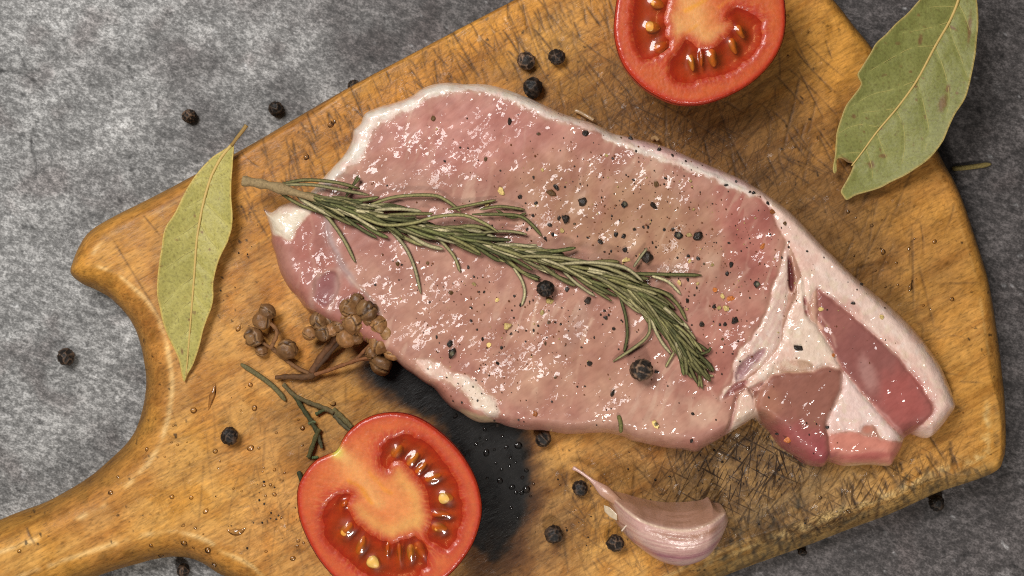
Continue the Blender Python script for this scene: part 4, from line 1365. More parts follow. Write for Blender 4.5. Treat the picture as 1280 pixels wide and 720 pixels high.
def build_rosemary():
    root = thing('rosemary_sprig', 'green rosemary sprig with a bare woody end laid across the pork', 'rosemary', (600, 300), 46)
    sp = [(303, 226), (322, 229), (345, 234), (390, 247), (430, 259), (480, 273), (540, 289), (600, 303), (660, 319), (720, 336), (770, 352), (805, 374), (830, 402), (852, 430), (868, 456)]
    q = catmull(sp, 8, False)
    pts = []
    for a in q:
        x, y, z = place(a)
        pts.append((a, z))
    zs = np.array([max(z, 40) for _, z in pts])
    zs = np.convolve(np.pad(zs, 8, mode='edge'), np.ones(17) / 17, 'valid') + 9
    P = np.column_stack([CX + (q[:, 0] - CX) * (HC - zs) / HC, CY + (q[:, 1] - CY) * (HC - zs) / HC, zs])
    t = np.linspace(0, 1, len(P))
    rad = 6.0 - 3.5 * smooth(0, 0.45, t) - 1.2 * smooth(0.5, 1, t)
    rad = rad * (1 + 0.12 * np.sin(t * 90)) + 1.6 * np.exp(-((q[:, 0] - 350) / 9) ** 2)
    V, F = tube(P, rad, 10, 0.9)
    cc = np.tile(np.array([[150, 128, 92.]]), (len(V), 1))
    mesh_obj('stem', V, F, M['rosemary_stem'], root, cc)
    greens = [(86, 82, 48), (70, 69, 38), (108, 101, 68), (96, 91, 56), (58, 58, 32), (130, 121, 90), (90, 85, 50), (76, 77, 42)]

    def lay_pts(pl, lift):
        """image points and a lift above the meat -> path"""
        out = []
        for (a, b), l in zip(pl, lift):
            x, y, z = place((a, b))
            z2 = max(z, 34) + l
            x, y = up1((a, b), z2)
            out.append((x, y, z2))
        return out
    # traced single needles that stand out
    traced = [([(385, 250), (410, 272), (430, 300), (444, 328)], (8, 7, 5, 3), 3.0), ([(487, 287), (506, 308), (518, 334), (526, 367)], (8, 6, 4, 2.5), 2.8), ([(412, 264), (430, 273), (446, 281)], (7, 5, 3), 2.6),
              ([(418, 254), (450, 270), (480, 281), (515, 279), (545, 271), (580, 269), (607, 280), (624, 291)], (12, 15, 17, 18, 18, 17, 15, 11), 2.8), ([(462, 256), (495, 246), (540, 244), (560, 252), (576, 265)], (9, 8, 8, 8, 6), 2.8),
              ([(590, 268), (630, 268), (652, 271), (666, 282), (677, 295)], (10, 9, 7, 6, 4), 2.8), ([(642, 335), (652, 350), (656, 366), (652, 382)], (8, 5, 3, 2), 2.6), ([(792, 334), (800, 322), (809, 310)], (8, 7, 6), 2.3),
              ([(790, 342), (830, 343), (877, 344)], (8, 6, 3), 3.0), ([(815, 345), (835, 352), (851, 368)], (9, 6, 3), 2.6), ([(800, 358), (830, 366), (848, 382), (858, 401)], (10, 9, 7, 3), 2.9),
              ([(775, 372), (782, 395), (784, 420), (780, 440)], (8, 6, 4, 2), 2.6), ([(808, 372), (812, 403), (810, 419), (795, 433), (766, 452)], (9, 8, 7, 5, 2), 2.8), ([(846, 434), (838, 448), (832, 459)], (6, 4, 2), 2.2),
              ([(432, 246), (440, 234), (448, 219)], (8, 8, 7), 2.2), ([(432, 240), (445, 228), (450, 222)], (8, 8, 7), 2.0), ([(540, 290), (566, 318), (575, 340)], (9, 6, 3), 2.7), ([(600, 262), (625, 258), (656, 262)], (9, 7, 4), 2.4),
              ([(560, 262), (590, 256), (620, 250)], (9, 6, 4), 2.4), ([(620, 262), (640, 272), (658, 266)], (9, 6, 4), 2.2), ([(345, 232), (380, 225), (420, 228), (450, 236)], (12, 14, 13, 10), 2.9), ([(350, 231), (390, 231), (430, 238), (462, 244)], (15, 17, 16, 11), 2.8),
              ([(346, 238), (375, 256), (410, 268), (424, 272)], (8, 9, 8, 6), 2.8), ([(650, 320), (700, 322), (760, 335), (800, 354)], (16, 17, 17, 13), 3.2), ([(700, 330), (740, 328), (780, 334), (804, 352)], (17, 19, 18, 13), 3.0),
              ([(860, 440), (872, 462), (878, 486)], (8, 6, 4), 2.6), ([(866, 445), (880, 452), (889, 464)], (8, 6, 3), 2.4), ([(868, 450), (874, 468), (873, 484)], (7, 6, 4), 2.4), ([(862, 446), (884, 440), (888, 434)], (8, 6, 4), 2.4),
              ([(850, 425), (872, 430), (886, 440)], (9, 7, 4), 2.6), ([(868, 455), (884, 468), (892, 470)], (7, 5, 3), 2.2), ([(845, 420), (858, 450), (872, 480)], (10, 9, 6), 2.8)]
    for pl, lf, r in traced:
        needle(root, lay_pts(pl, lf), r * 0.78, greens[rng.integers(len(greens))])
    # the rest, in whorls along the stem
    N = len(q)
    k0 = int(np.argmin(np.abs(q[:, 0] - 372)))
    made = 0
    for i in range(262):
        s = (i + rng.random()) / 262
        k = int(k0 + s * (N - k0 - 3))
        base = q[k]
        tg = q[min(k + 3, N - 1)] - q[max(k - 3, 0)]; tg /= np.hypot(*tg)
        nm = np.array([-tg[1], tg[0]])
        side = rng.normal() * 1.0
        side = float(np.clip(side, -1.9, 1.9))
        L = rng.uniform(38, 66) * (0.62 if s > 0.88 else 1.0)
        spread = math.radians(15) * side + rng.normal() * 0.10
        curl = rng.normal() * 0.10 - 0.10 * side
        topness = max(0.0, 1 - abs(side) / 1.7)
        pl, lf = [], []
        for j in range(5):
            a = j / 4
            ang = spread * (1 - 0.15 * a) + curl * a
            dr = tg * math.cos(ang) + nm * math.sin(ang)
            # follow the bend of the stem
            kk = min(int(k + a * L / 7.0), N - 1)
            bend = (q[kk] - base) - tg * np.dot(q[kk] - base, tg)
            pl.append(tuple(base + nm * side * 4.0 + dr * L * a + 0.75 * bend))
            lf.append(5 + 9 * topness * (0.6 + 0.4 * math.sin(a * 3.1)) + 3 * rng.random() - 3.0 * a + 2.0)
        needle(root, lay_pts(pl, lf), rng.uniform(1.7, 2.7), greens[rng.integers(len(greens))])
        made += 1


build_rosemary()


def build_twig():
    root = thing('herb_twig', 'thin forked green herb twig above the lower tomato', 'twig', (400, 510), 0)

    def ln(name, pts, r0, r1, colr, z0=3.0):
        p = catmull(pts, 6, False)
        n = len(p)
        zz = z0 + np.linspace(0, 2, n)
        P = np.column_stack([unproj(p, z0), zz])
        w = 1 + 0.14 * np.sin(np.arange(n) * 1.7)
        V, F = tube(P, np.linspace(r0, r1, n) * w, 8, 0.8)
        return mesh_obj(name, V, F, M['rosemary_needle'], root, np.tile(np.asarray(colr, float)[None], (len(V), 1)))
    ln('stem', [(354, 480), (368, 494), (386, 503), (405, 510), (418, 516)], 2.6, 3.4, (104, 92, 62), 3.4)
    ln('leaf', [(416, 512), (428, 522), (440, 534)], 4.0, 3.0, (98, 90, 58), 4.2)
    ln('leaf', [(418, 518), (428, 530), (438, 538)], 3.4, 2.2, (84, 80, 58), 3.4)
    ln('branch', [(368, 494), (378, 510), (389, 526), (397, 540)], 2.8, 3.0, (84, 86, 56), 3.2)
    ln('leaf', [(396, 538), (399, 548), (403, 560)], 3.4, 2.0, (76, 76, 54), 3.4)
    ln('leaf', [(399, 536), (393, 552), (386, 572)], 3.4, 3.0, (98, 94, 56), 5.0)
    ln('leaf', [(386, 571), (392, 572), (398, 571)], 2.6, 1.6, (82, 96, 60), 3.2)
    ln('leaf', [(395, 518), (402, 514), (408, 511)], 2.6, 2.0, (78, 84, 52), 4.0)
    ln('leaf', [(386, 530), (391, 527), (395, 528)], 2.2, 1.2, (96, 104, 70), 5.0)

    def loose(label, pts, r, colr, z0=3.2, nm='herb_needle'):
        o_ = thing(nm, label, 'herb needle', pts[0], z0)
        p = catmull(pts, 6, False)
        zz = np.full(len(p), z0)
        P = np.column_stack([unproj(p, z0), zz])
        n = len(p); t = np.linspace(0, 1, n)
        V, F = tube(P, r * np.minimum(1, 0.5 + 5 * t) * np.minimum(1, 0.4 + 4 * (1 - t)), 8, 0.7)
        mesh_obj('needle', V, F, M['rosemary_needle'], o_, np.tile(np.asarray(colr, float)[None], (len(V), 1)))
    loose('single grey green herb needle below the small dried buds', [(301, 455), (320, 467), (338, 480), (350, 492), (357, 501)], 3.2, (102, 94, 62))
    loose('thin dry straw needle on the dark table by the right leaf', [(1190, 211), (1212, 209), (1239, 205)], 3.2, (128, 112, 66), -TB + 3)
    loose('tiny dark herb needle tucked at the left of the lower tomato', [(373, 589), (376, 597), (378, 604)], 3.0, (70, 74, 50))
    x, y, z = place((774, 530))
    loose('short olive herb needle stuck on the lower part of the pork', [(773, 519), (776, 530), (776, 541)], 2.6, (112, 108, 62), z + 2.5)


build_twig()

# ------------------------------------------------------------------ peppercorns
PEP_V = []


def pep_shape(r, seed):
    V, F = ico(4)
    n = V.copy()
    rg = np.random.default_rng(seed)
    pts = rg.normal(size=(26, 3)); pts /= np.linalg.norm(pts, axis=1, keepdims=True)
    nw = n + 0.16 * np.stack([noise3(n, 2.6, seed), noise3(n + 5, 2.6, seed + 1), noise3(n + 9, 2.6, seed + 2)], -1)
    dd = np.sort(np.linalg.norm(nw[:, None, :] - pts[None], axis=2), 1)
    net = np.exp(-((dd[:, 1] - dd[:, 0]) / 0.11) ** 2)
    low = noise3(n + seed, 1.1, seed * 3 + 1)
    rr = r * (0.87 + 0.15 * net + 0.10 * low)
    sq = np.array([1 + 0.06 * math.sin(seed), 1 + 0.06 * math.cos(seed * 2.1), 0.93])
    P = n * rr[:, None] * sq
    k = smooth(0.1, 0.9, net)[:, None]
    c = np.array([26, 22, 19.]) * (1 - k) + np.array([82, 64, 50.]) * k
    return P, F, c


def peppercorn(q, r, label, zb=None, seed=1, colmul=1.0, group='whole black peppercorns'):
    if zb is None:
        x, y, zb = place(q)
    else:
        x, y = up1(q, zb)
    z = zb + 0.86 * r
    x, y = up1(q, z)
    P, F, c = pep_shape(r, seed)
    V = np.stack([x + P[:, 0], y - P[:, 1], z + P[:, 2]], -1)
    o = mesh_obj('peppercorn', V, F, M['peppercorn_husk'], None, np.clip(c * colmul, 0, 255), origin=(x, y, zb))
    tag(o, label, 'peppercorn', group)
    return o


for i, (q, r, zb, cm, lab) in enumerate([
        ((237, 145), 9.5, -TB, 1.3, 'brownish peppercorn on the grey table above the narrow bay leaf'),
        ((345, 136), 9.8, -TB, 0.9, 'black peppercorn on the grey table just above the stalk of the narrow bay leaf'),
        ((82, 446), 12, -TB, 1.1, 'black peppercorn alone on the table left of the board neck'),
        ((443, 108), 9.5, -TB, 1.2, 'peppercorn half hidden behind the upper board edge'),
        ((287, 545), 11, 0, 0.9, 'black peppercorn alone on the wood near the handle'),
        ((658, 76), 11.5, 0, 1.4, 'grey brown peppercorn, left one of the three beside the upper fat rim'),
        ((696, 71), 10.5, 0, 1.1, 'egg shaped peppercorn, right one of the three beside the upper fat rim'),
        ((666, 109), 12.5, 0, 0.75, 'darkest peppercorn touching the upper fat rim of the pork'),
        ((679, 549), 10.5, 0, 1.1, 'peppercorn tucked under the lower edge of the pork'),
        ((725, 610), 10.5, 0, 0.9, 'black peppercorn beside the thin tail of the garlic clove'),
        ((692, 668), 11.5, 0, 0.9, 'black peppercorn on the wood right of the scorched patch'),
        ((769, 679), 11.5, 0, 1.2, 'brown black peppercorn touching the underside of the garlic clove'),
        ((682, 361), 10.5, None, 0.7, 'smooth whole peppercorn embedded in the pork under the rosemary'),
        ((1171, 629), 10, -TB, 0.7, 'peppercorn in shadow on the table below the lower right board edge'),
        ((1003, 690), 6, -TB, 0.8, 'tiny peppercorn crumb on the table at the lower board edge'),
        ((229, 713), 9, -TB, 1.3, 'peppercorn in shadow on the table below the handle neck')]):
    peppercorn(q, r, lab, zb, i + 2, cm)
# the cracked one on the meat
o = peppercorn((802, 462), 14.5, 'large cracked brownish peppercorn sitting on the pork below the rosemary tip', None, 40, 1.5)

# ------------------------------------------------------------------ pepper fragments on the pork
BLK = 'k'; CRM = 'c'; ORG = 'o'; BRN = 'b'
FL = [(732, 167, 5, BLK), (729, 252, 6, BLK), (695, 234, 5, BLK), (689, 241, 6, BRN), (650, 246, 3.5, BLK), (670, 254, 3, BLK), (781, 255, 5, BLK), (817, 257, 5, BLK), (821, 230, 5, BRN), (832, 223, 2.5, BLK), (795, 189, 2.2, BLK), (758, 194, 2.6, CRM),
      (766, 198, 2.2, BLK), (788, 173, 4, BLK), (824, 187, 4, BLK), (776, 172, 2, BRN), (678, 212, 3, CRM), (667, 222, 2.5, BLK), (792, 225, 2.5, BLK), (725, 230, 1.7, BLK), (673, 167, 3, BRN), (841, 194, 3, BLK), (848, 294, 6, BLK), (872, 295, 8, BLK),
      (862, 294, 4, CRM), (841, 287, 3.5, BLK), (830, 287, 2.5, BLK), (810, 284, 2.5, BLK), (804, 284, 2.5, BLK), (809, 322, 10.5, BLK), (914, 331, 4, BLK), (911, 304, 2, BLK), (965, 264, 5, ORG), (960, 254, 3, BLK), (942, 241, 3, BLK), (937, 240, 2.5, BLK),
      (920, 227, 2, BLK), (907, 231, 3, BLK), (953, 308, 4, ORG), (860, 320, 3, BLK), (862, 326, 3, CRM), (872, 323, 3, BLK), (880, 330, 2, BRN), (890, 331, 2.5, CRM), (863, 226, 3, CRM), (867, 262, 2.5, CRM), (981, 279, 3.6, BRN), (986, 302, 1.6, BLK),
      (627, 239, 6, CRM), (609, 255, 5, CRM), (707, 274, 6, BLK), (698, 273, 4, BLK), (687, 281, 4, BLK), (666, 270, 3, BLK), (659, 287, 2.5, BLK), (703, 288, 4, CRM), (691, 293, 3, BLK), (681, 298, 3, BLK), (718, 280, 2, BRN), (750, 302, 4.5, BLK),
      (734, 297, 2.5, BLK), (770, 293, 4, BLK), (779, 295, 3.5, BLK), (781, 312, 4.5, BLK), (782, 325, 5, CRM), (764, 314, 2, BLK), (793, 287, 3, BLK), (765, 270, 1.8, BLK), (752, 247, 1.8, BLK), (688, 376, 6, CRM), (634, 407, 7, CRM), (677, 391, 4, CRM),
      (621, 375, 3.5, CRM), (611, 431, 4, CRM), (639, 417, 2.5, BLK), (627, 435, 3, BLK), (709, 362, 4, BLK), (736, 375, 5, BLK), (757, 397, 3, BLK), (756, 388, 2.5, BLK), (761, 394, 2, BLK), (670, 347, 4, BLK), (686, 403, 3, BRN), (673, 407, 2, BLK),
      (667, 413, 2.2, BLK), (701, 405, 2, BLK), (737, 454, 4.5, BLK), (622, 454, 3.2, BLK), (743, 422, 2, BLK), (767, 411, 3, BLK), (643, 370, 2, BLK), (651, 381, 3, BLK), (605, 365, 2, BLK), (603, 424, 2.5, BLK), (682, 429, 2.5, BRN), (657, 427, 1.6, BLK),
      (859, 376, 4, BLK), (849, 354, 4.5, CRM), (872, 355, 3.5, CRM), (871, 360, 2, BLK), (903, 370, 3.5, CRM), (913, 373, 5, ORG), (907, 385, 5, CRM), (899, 384, 3.5, CRM), (893, 362, 3.5, ORG), (892, 383, 3.5, BLK), (909, 342, 3.5, BLK), (947, 355, 5.5, BLK),
      (919, 401, 5.5, BLK), (906, 405, 3.5, BLK), (900, 406, 2.5, BLK), (877, 406, 4, BLK), (892, 402, 2, BLK), (903, 424, 2.5, BRN), (868, 369, 2, BLK), (858, 387, 3, CRM), (998, 435, 6, BLK), (860, 350, 2.5, BLK), (565, 442, 7, BLK), (562, 429, 5, BLK),
      (766, 491, 5, BLK), (669, 517, 5, ORG), (622, 530, 4, BLK), (690, 502, 2, BLK), (648, 525, 2, BLK), (597, 501, 2, BLK), (577, 503, 2, BLK), (546, 421, 2.5, BLK), (731, 483, 1.7, BLK), (694, 472, 2.5, BRN), (821, 465, 4, BLK), (820, 530, 6, CRM),
      (866, 517, 2.5, BLK), (864, 551, 3, BLK), (1042, 444, 3, ORG), (1034, 534, 3, BLK), (961, 497, 1.7, BLK), (971, 542, 3, BLK), (985, 550, 4.5, ORG), (1066, 379, 3.5, BLK), (1102, 397, 4, CRM), (1026, 387, 4, CRM), (1077, 355, 3, BLK), (1009, 314, 2, BLK),
      (497, 330, 3.5, BRN), (535, 329, 3, BRN), (585, 334, 2.5, BLK), (592, 346, 2.5, BLK), (592, 355, 3, CRM), (564, 366, 4, BRN), (469, 356, 2, BLK), (502, 331, 2, BLK), (589, 385, 2.5, BLK), (537, 378, 2, BLK), (589, 401, 2.5, BLK), (596, 412, 2, BLK),
      (599, 365, 2, BLK), (542, 148, 4, BRN), (607, 199, 3, BRN), (556, 202, 2, BLK), (637, 152, 5, BLK), (585, 185, 1.6, BLK), (484, 232, 2, BLK)]
PALETTE = {BLK: (38, 29, 22), CRM: (206, 178, 112), ORG: (170, 98, 44), BRN: (92, 66, 36)}


def octant(dx, dy):
    a = math.degrees(math.atan2(-dy, dx)) % 360
    return ['right', 'upper right', 'top', 'upper left', 'left', 'lower left', 'bottom', 'lower right'][int((a + 22.5) // 45) % 8]


RANK = ['nearest', 'second nearest', 'third nearest', 'fourth nearest', 'fifth nearest', 'sixth nearest', 'seventh nearest', 'eighth nearest', 'ninth nearest', 'tenth nearest', 'eleventh nearest', 'twelfth nearest', 'thirteenth nearest', 'fourteenth nearest', 'fifteenth nearest', 'sixteenth nearest']


def rank_labels(items, marks, word):
    """label every small piece by its closest landmark, the side it lies on and its rank there"""
    slots = {}
    for i, (a, b, w) in enumerate(items):
        m = min(marks, key=lambda k: math.hypot(a - marks[k][0], b - marks[k][1]))
        dx, dy = a - marks[m][0], b - marks[m][1]
        slots.setdefault((w, m, octant(dx, dy)), []).append((math.hypot(dx, dy), i))
    out = {}
    for (w, m, o_), lst in slots.items():
        lst.sort()
        for k, (_, i) in enumerate(lst):
            out[i] = (f'{w} {word}, {RANK[min(k, 15)]} one {o_} of the {m}' if len(lst) > 1 else f'{w} {word}, only one {o_} of the {m}').replace('one top of the', 'one above the').replace('one bottom of the', 'one below the')
    return out


FLNAME = {BLK: ('black pepper flake scattered on the raw pork', 'black pepper flakes on the pork'), CRM: ('pale cream pepper kernel bit scattered on the raw pork', 'cream pepper kernel bits on the pork'),
          ORG: ('orange brown pepper husk bit scattered on the raw pork', 'orange pepper husk bits on the pork'), BRN: ('olive brown pepper chip scattered on the raw pork', 'brown pepper chips on the pork')}
SPECIAL = {(809, 322): 'biggest glossy black pepper piece beside the right half of the rosemary', (872, 295): 'large glossy black pepper piece near the right part of the loin', (634, 407): 'largest cream pepper kernel piece on the lower middle of the pork',
           (565, 442): 'large dark brown split pepper piece near the dried bud cluster', (998, 435): 'black pepper piece on the cream fat triangle', (947, 355): 'grey cored black pepper piece at the right side of the loin',
           (820, 530): 'cream pepper kernel with black husk near the lower edge of the pork', (913, 373): 'orange pepper bit in the small cluster right of the rosemary', (669, 517): 'amber pepper husk bit near the lower edge of the loin',
           (732, 167): 'black pepper flake by itself close under the upper fat rim', (965, 264): 'amber husk bit on the border between loin and right fat', (1102, 397): 'cream pepper bit on the thick right fat strip',
           (688, 376): 'cream pepper bit touching the whole peppercorn on the pork', (1066, 379): 'black pepper flake on the thick right fat strip', (627, 239): 'olive cream kernel bit above the middle of the rosemary',
           (985, 550): 'orange brown bit on the brownish red muscle lobe', (766, 491): 'pointed black pepper shard below the cracked peppercorn'}


def shard(r, seed, kind):
    sub = 3 if r > 5 else 2
    V, F = ico(sub)
    rg = np.random.default_rng(seed)
    P = V * (1 + 0.55 * noise3(V + seed * 0.77, 1.6, seed))[:, None]
    # chop by a few planes for broken faces
    for _ in range(5):
        nrm = rg.normal(size=3); nrm /= np.linalg.norm(nrm)
        lim = rg.uniform(0.45, 0.8)
        dd = P @ nrm - lim
        P = P - np.where(dd > 0, dd, 0)[:, None] * nrm
    sx, sy = rg.uniform(0.8, 1.15), rg.uniform(0.65, 0.95)
    P = P * np.array([sx, sy, 0.5]) * r * 0.92
    return P, F


FMARKS = {'biggest glossy black piece': (809, 322), 'large black piece on the loin': (872, 295), 'largest cream kernel': (634, 407), 'split piece by the buds': (565, 442),
          'black piece on the fat triangle': (998, 435), 'grey cored black piece': (947, 355), 'whole peppercorn in the pork': (682, 361), 'cracked peppercorn on the pork': (802, 462),
          'orange bit beyond the rosemary': (913, 373), 'flake under the fat rim': (732, 167), 'amber bit on the fat border': (965, 264), 'olive cream kernel': (627, 239), 'amber husk': (669, 517), 'cream kernel with black husk': (820, 530)}
FWORD = {BLK: 'black', CRM: 'cream', ORG: 'orange brown', BRN: 'olive brown'}
FLAB = rank_labels([(a, b, FWORD[k]) if (a, b) not in SPECIAL else (a + 9000, b, 'x') for (a, b, r, k) in FL], FMARKS, 'pepper bit')
for i, (a, b, r, k) in enumerate(FL):
    x, y, z = place((a, b))
    P, F = shard(r, 500 + i, k)
    an = rng.uniform(0, 6.28)
    ca, sa = math.cos(an), math.sin(an)
    zc = z + 0.16 * r
    V = np.stack([x + P[:, 0] * ca - P[:, 1] * sa, y + P[:, 0] * sa + P[:, 1] * ca, zc + P[:, 2]], -1)
    c0 = np.array(PALETTE[k], float) * rng.uniform(0.8, 1.2)
    c = np.tile(c0[None], (len(V), 1))
    if (a, b) in ((781, 255), (947, 355), (565, 442), (848, 294), (820, 530)):
        core = smooth(0.55, 0.25, np.hypot(P[:, 0], P[:, 1]) / r)[:, None]
        alt = np.array([150, 142, 110.]) if k == BLK else np.array([40, 32, 26.])
        c = c * (1 - 0.7 * core) + alt * 0.7 * core
    o = mesh_obj('pepper_flake', V, F[:, ::-1], M['pepper_shell'], None, np.clip(c, 0, 255), origin=(x, y, z), smooth_sh=(r > 5))
    lb, gr = FLNAME[k]
    tag(o, SPECIAL.get((a, b), FLAB[i]), 'pepper flake', gr)


def build_dust():
    V0, F0 = ico(1)
    parts, cols = [], []
    cl = [(760, 270, 110, 45, 240), (880, 330, 60, 45, 120), (690, 390, 90, 45, 150), (720, 480, 110, 40, 60), (560, 370, 50, 40, 40), (1010, 330, 50, 50, 25), (900, 420, 40, 40, 40), (800, 210, 80, 30, 60), (590, 490, 40, 25, 30), (640, 180, 80, 40, 25), (1000, 520, 40, 40, 15), (1080, 400, 40, 30, 12)]
    for (cx, cy, sx, sy, n) in cl:
        for _ in range(int(n * 1.5)):
            a, b = cx + rng.normal() * sx, cy + rng.normal() * sy
            x, y, z = place((a, b))
            if z < 25: continue
            r = 0.45 + 0.95 * rng.random() ** 2.2
            P = V0[:, :] * r * np.array([rng.uniform(.7, 1.3), rng.uniform(.7, 1.3), 0.6])
            parts.append((np.stack([x + P[:, 0], y + P[:, 1], z + 0.25 * r + P[:, 2]], -1), F0[:, ::-1]))
            kk = rng.random()
            col_ = (46, 32, 22) if kk < 0.5 else ((122, 70, 34) if kk < 0.88 else (200, 170, 110))
            cols.append(np.tile(np.array(col_, float)[None], (len(P), 1)))
    V, F = merge(parts)
    o = mesh_obj('ground_pepper', V, [np.concatenate(F)], M['pepper_shell'], None, np.concatenate(cols))
    tag(o, 'fine ground pepper dusted over the raw pork', 'ground pepper', kind='stuff')
    # dark crumbs on the wood
    parts = []
    for (cx, cy, sx, sy, n) in [(300, 300, 18, 30, 7), (340, 640, 30, 22, 26), (300, 400, 40, 60, 10), (940, 580, 50, 30, 30), (760, 650, 40, 40, 14), (870, 600, 60, 30, 20)]:
        for _ in range(n):
            a, b = cx + rng.normal() * sx, cy + rng.normal() * sy
            x, y = up1((a, b), 0)
            if ground(x, y) > 2: continue
            r = 0.6 + 1.2 * rng.random() ** 2
            P = V0 * r * np.array([rng.uniform(.7, 1.4), rng.uniform(.7, 1.3), 0.6])
            parts.append((np.stack([x + P[:, 0], y + P[:, 1], 0.4 + P[:, 2]], -1), F0[:, ::-1]))
    V, F = merge(parts)
    o = mesh_obj('pepper_crumbs', V, [np.concatenate(F)], M['pepper_shell'], None, np.tile(np.array([[34, 27, 22.]]), (len(V), 1)))
    tag(o, 'tiny dark pepper crumbs scattered on the bare wood', 'pepper crumbs', kind='stuff')


build_dust()

# ------------------------------------------------------------------ dried bud sprig


def build_buds():
    root = thing('dried_spice_sprig', 'branching sprig of dried brown spice buds left of the lower pork edge', 'spice sprig', (400, 440), 0)

    def ln(name, pts, zz, r0, r1, colr=(116, 78, 46)):
        p = catmull(pts, 6, False)
        zs = np.interp(np.linspace(0, 1, len(p)), np.linspace(0, 1, len(zz)), zz)
        P = np.column_stack([CX + (p[:, 0] - CX) * (HC - zs) / HC, CY + (p[:, 1] - CY) * (HC - zs) / HC, zs])
        rad = np.linspace(r0, r1, len(p)) * (1 + 0.10 * np.sin(np.arange(len(p)) * 1.3))
        V, F = tube(P, rad, 9, 0.9)
        V = V + 0.5 * np.column_stack([noise3(V, 0.18, 3), noise3(V, 0.18, 4), noise3(V, 0.18, 5)])
        mesh_obj(name, V, F, M['dried_stem'], root, np.tile(np.asarray(colr, float)[None], (len(V), 1)))
    ln('stem', [(344, 472), (356, 471), (370, 471), (384, 471), (393, 467)], [6, 7, 8, 8, 9], 2.6, 5.2, (92, 62, 36))
    ln('branch', [(391, 469), (410, 463), (430, 456), (448, 450), (462, 447)], [9, 13, 18, 22, 24], 2.7, 2.1, (128, 82, 48))
    ln('branch', [(389, 466), (400, 448), (412, 432), (420, 420)], [9, 12, 16, 22], 4.2, 4.2, (100, 66, 40))
    ln('branch', [(392, 464), (408, 446), (424, 426), (430, 416)], [9, 13, 18, 24], 3.2, 3.0, (72, 48, 30))
    ln('branch', [(444, 451), (454, 440), (466, 428)], [20, 24, 30], 2.4, 2.2, (120, 78, 46))
    ln('branch', [(454, 449), (466, 450), (474, 454)], [22, 22, 20], 2.2, 2.0, (120, 78, 46))
    ln('branch', [(388, 467), (372, 460), (358, 450), (346, 440), (338, 433)], [8, 7, 7, 10, 12], 2.6, 3.0, (118, 82, 50))
    ln('branch', [(338, 436), (344, 424), (346, 414), (340, 406), (332, 401)], [12, 16, 18, 18, 16], 2.6, 2.6, (128, 88, 54))
    ln('branch', [(342, 436), (334, 432), (328, 428)], [12, 13, 12], 2.2, 2.0, (118, 82, 50))
    buds = [(446, 420, 30, 10, 0), (466, 418, 34, 11, 0), (462, 400, 46, 9, 0), (424, 390, 36, 9, 0), (487, 425, 40, 10, 0), (465, 440, 26, 9, 0), (328, 400, 18, 12, .2), (334, 390, 20, 10.5, .3), (317, 421, 15, 12.5, .1), (327, 438, 8, 8, -.2), (359, 437, 13, 13, 0),
            (387, 417, 24, 9, .3), (399, 401, 28, 12, .2), (413, 399, 26, 10, .1), (405, 416, 30, 10.5, .0), (416, 412, 30, 9, .1), (424, 406, 32, 10, 0), (436, 385, 46, 12, 0), (446, 376, 46, 10, .1), (432, 395, 40, 10, -.1),
            (442, 405, 44, 13.5, .2), (454, 412, 38, 9, .2), (433, 423, 32, 12, .1), (459, 388, 52, 13, .3), (474, 405, 46, 12, .2), (484, 416, 42, 12, .1), (475, 429, 38, 13.5, .1), (497, 432, 34, 12, 0), (491, 440, 32, 11, 0), (476, 456, 22, 14, .2)]
    V0, F0 = ico(4)
    for i, (a, b, z, r, br) in enumerate(buds):
        rg = np.random.default_rng(900 + i)
        n = V0.copy()
        # husk of two or three valves: creases between them and a little cap
        ang = np.arctan2(n[:, 1], n[:, 0]) + rg.uniform(0, 6)
        k = rg.choice([2, 3])
        pts_ = rg.normal(size=(rg.integers(3, 6), 3)); pts_ /= np.linalg.norm(pts_, axis=1, keepdims=True)
        nw = n + 0.12 * np.stack([noise3(n, 2.0, i), noise3(n + 5, 2.0, i + 1), noise3(n + 9, 2.0, i + 2)], -1)
        dd = np.sort(np.linalg.norm(nw[:, None, :] - pts_[None], axis=2), 1)
        gap = dd[:, 1] - dd[:, 0]
        crease = np.exp(-(gap / 0.065) ** 2)
        lip = np.exp(-((gap - 0.2) / 0.09) ** 2)
        rr = 1.0 * r * (1 - 0.24 * crease + 0.05 * lip + 0.12 * noise3(n + i, 1.3, i) + 0.02 * noise3(n + i, 5, i + 3))
        flat = np.where(n[:, 2] > 0, 0.8, 0.95)
        P = n * rr[:, None]; P[:, 2] *= flat
        P[:, 2] += 0.10 * r * np.exp(-((n[:, 0] ** 2 + n[:, 1] ** 2) / 0.06))
        # random tilt so the seams face different ways
        ax = rg.normal(size=3); ax /= np.linalg.norm(ax); th = rg.uniform(0.3, 1.1)
        K = np.array([[0, -ax[2], ax[1]], [ax[2], 0, -ax[0]], [-ax[1], ax[0], 0]])
        Rm = np.eye(3) + math.sin(th) * K + (1 - math.cos(th)) * (K @ K)
        P = P @ Rm.T
        x, y = up1((a, b), z)
        V = np.stack([x + P[:, 0], y + P[:, 1], np.maximum(z + P[:, 2], 0.5)], -1)
        cr = crease[:, None]
        base = np.array([134, 94, 56.]) * rg.uniform(0.75, 1.15)
        pat = smooth(-0.2, 0.5, noise3(n + 2 * i, 1.3, i + 8))[:, None]
        c = base * (1 - 0.3 * pat) + np.array([104, 74, 44.]) * 0.3 * pat
        c = c * (1 - 0.7 * cr) + np.array([34, 22, 14.]) * 0.7 * cr
        c = c + (np.array([188, 146, 92.]) - c) * (0.4 * lip)[:, None]
        mesh_obj('bud', V, F0[:, ::-1], M['dried_bud'], root, np.clip(c, 0, 255))


build_buds()

# ------------------------------------------------------------------ garlic clove


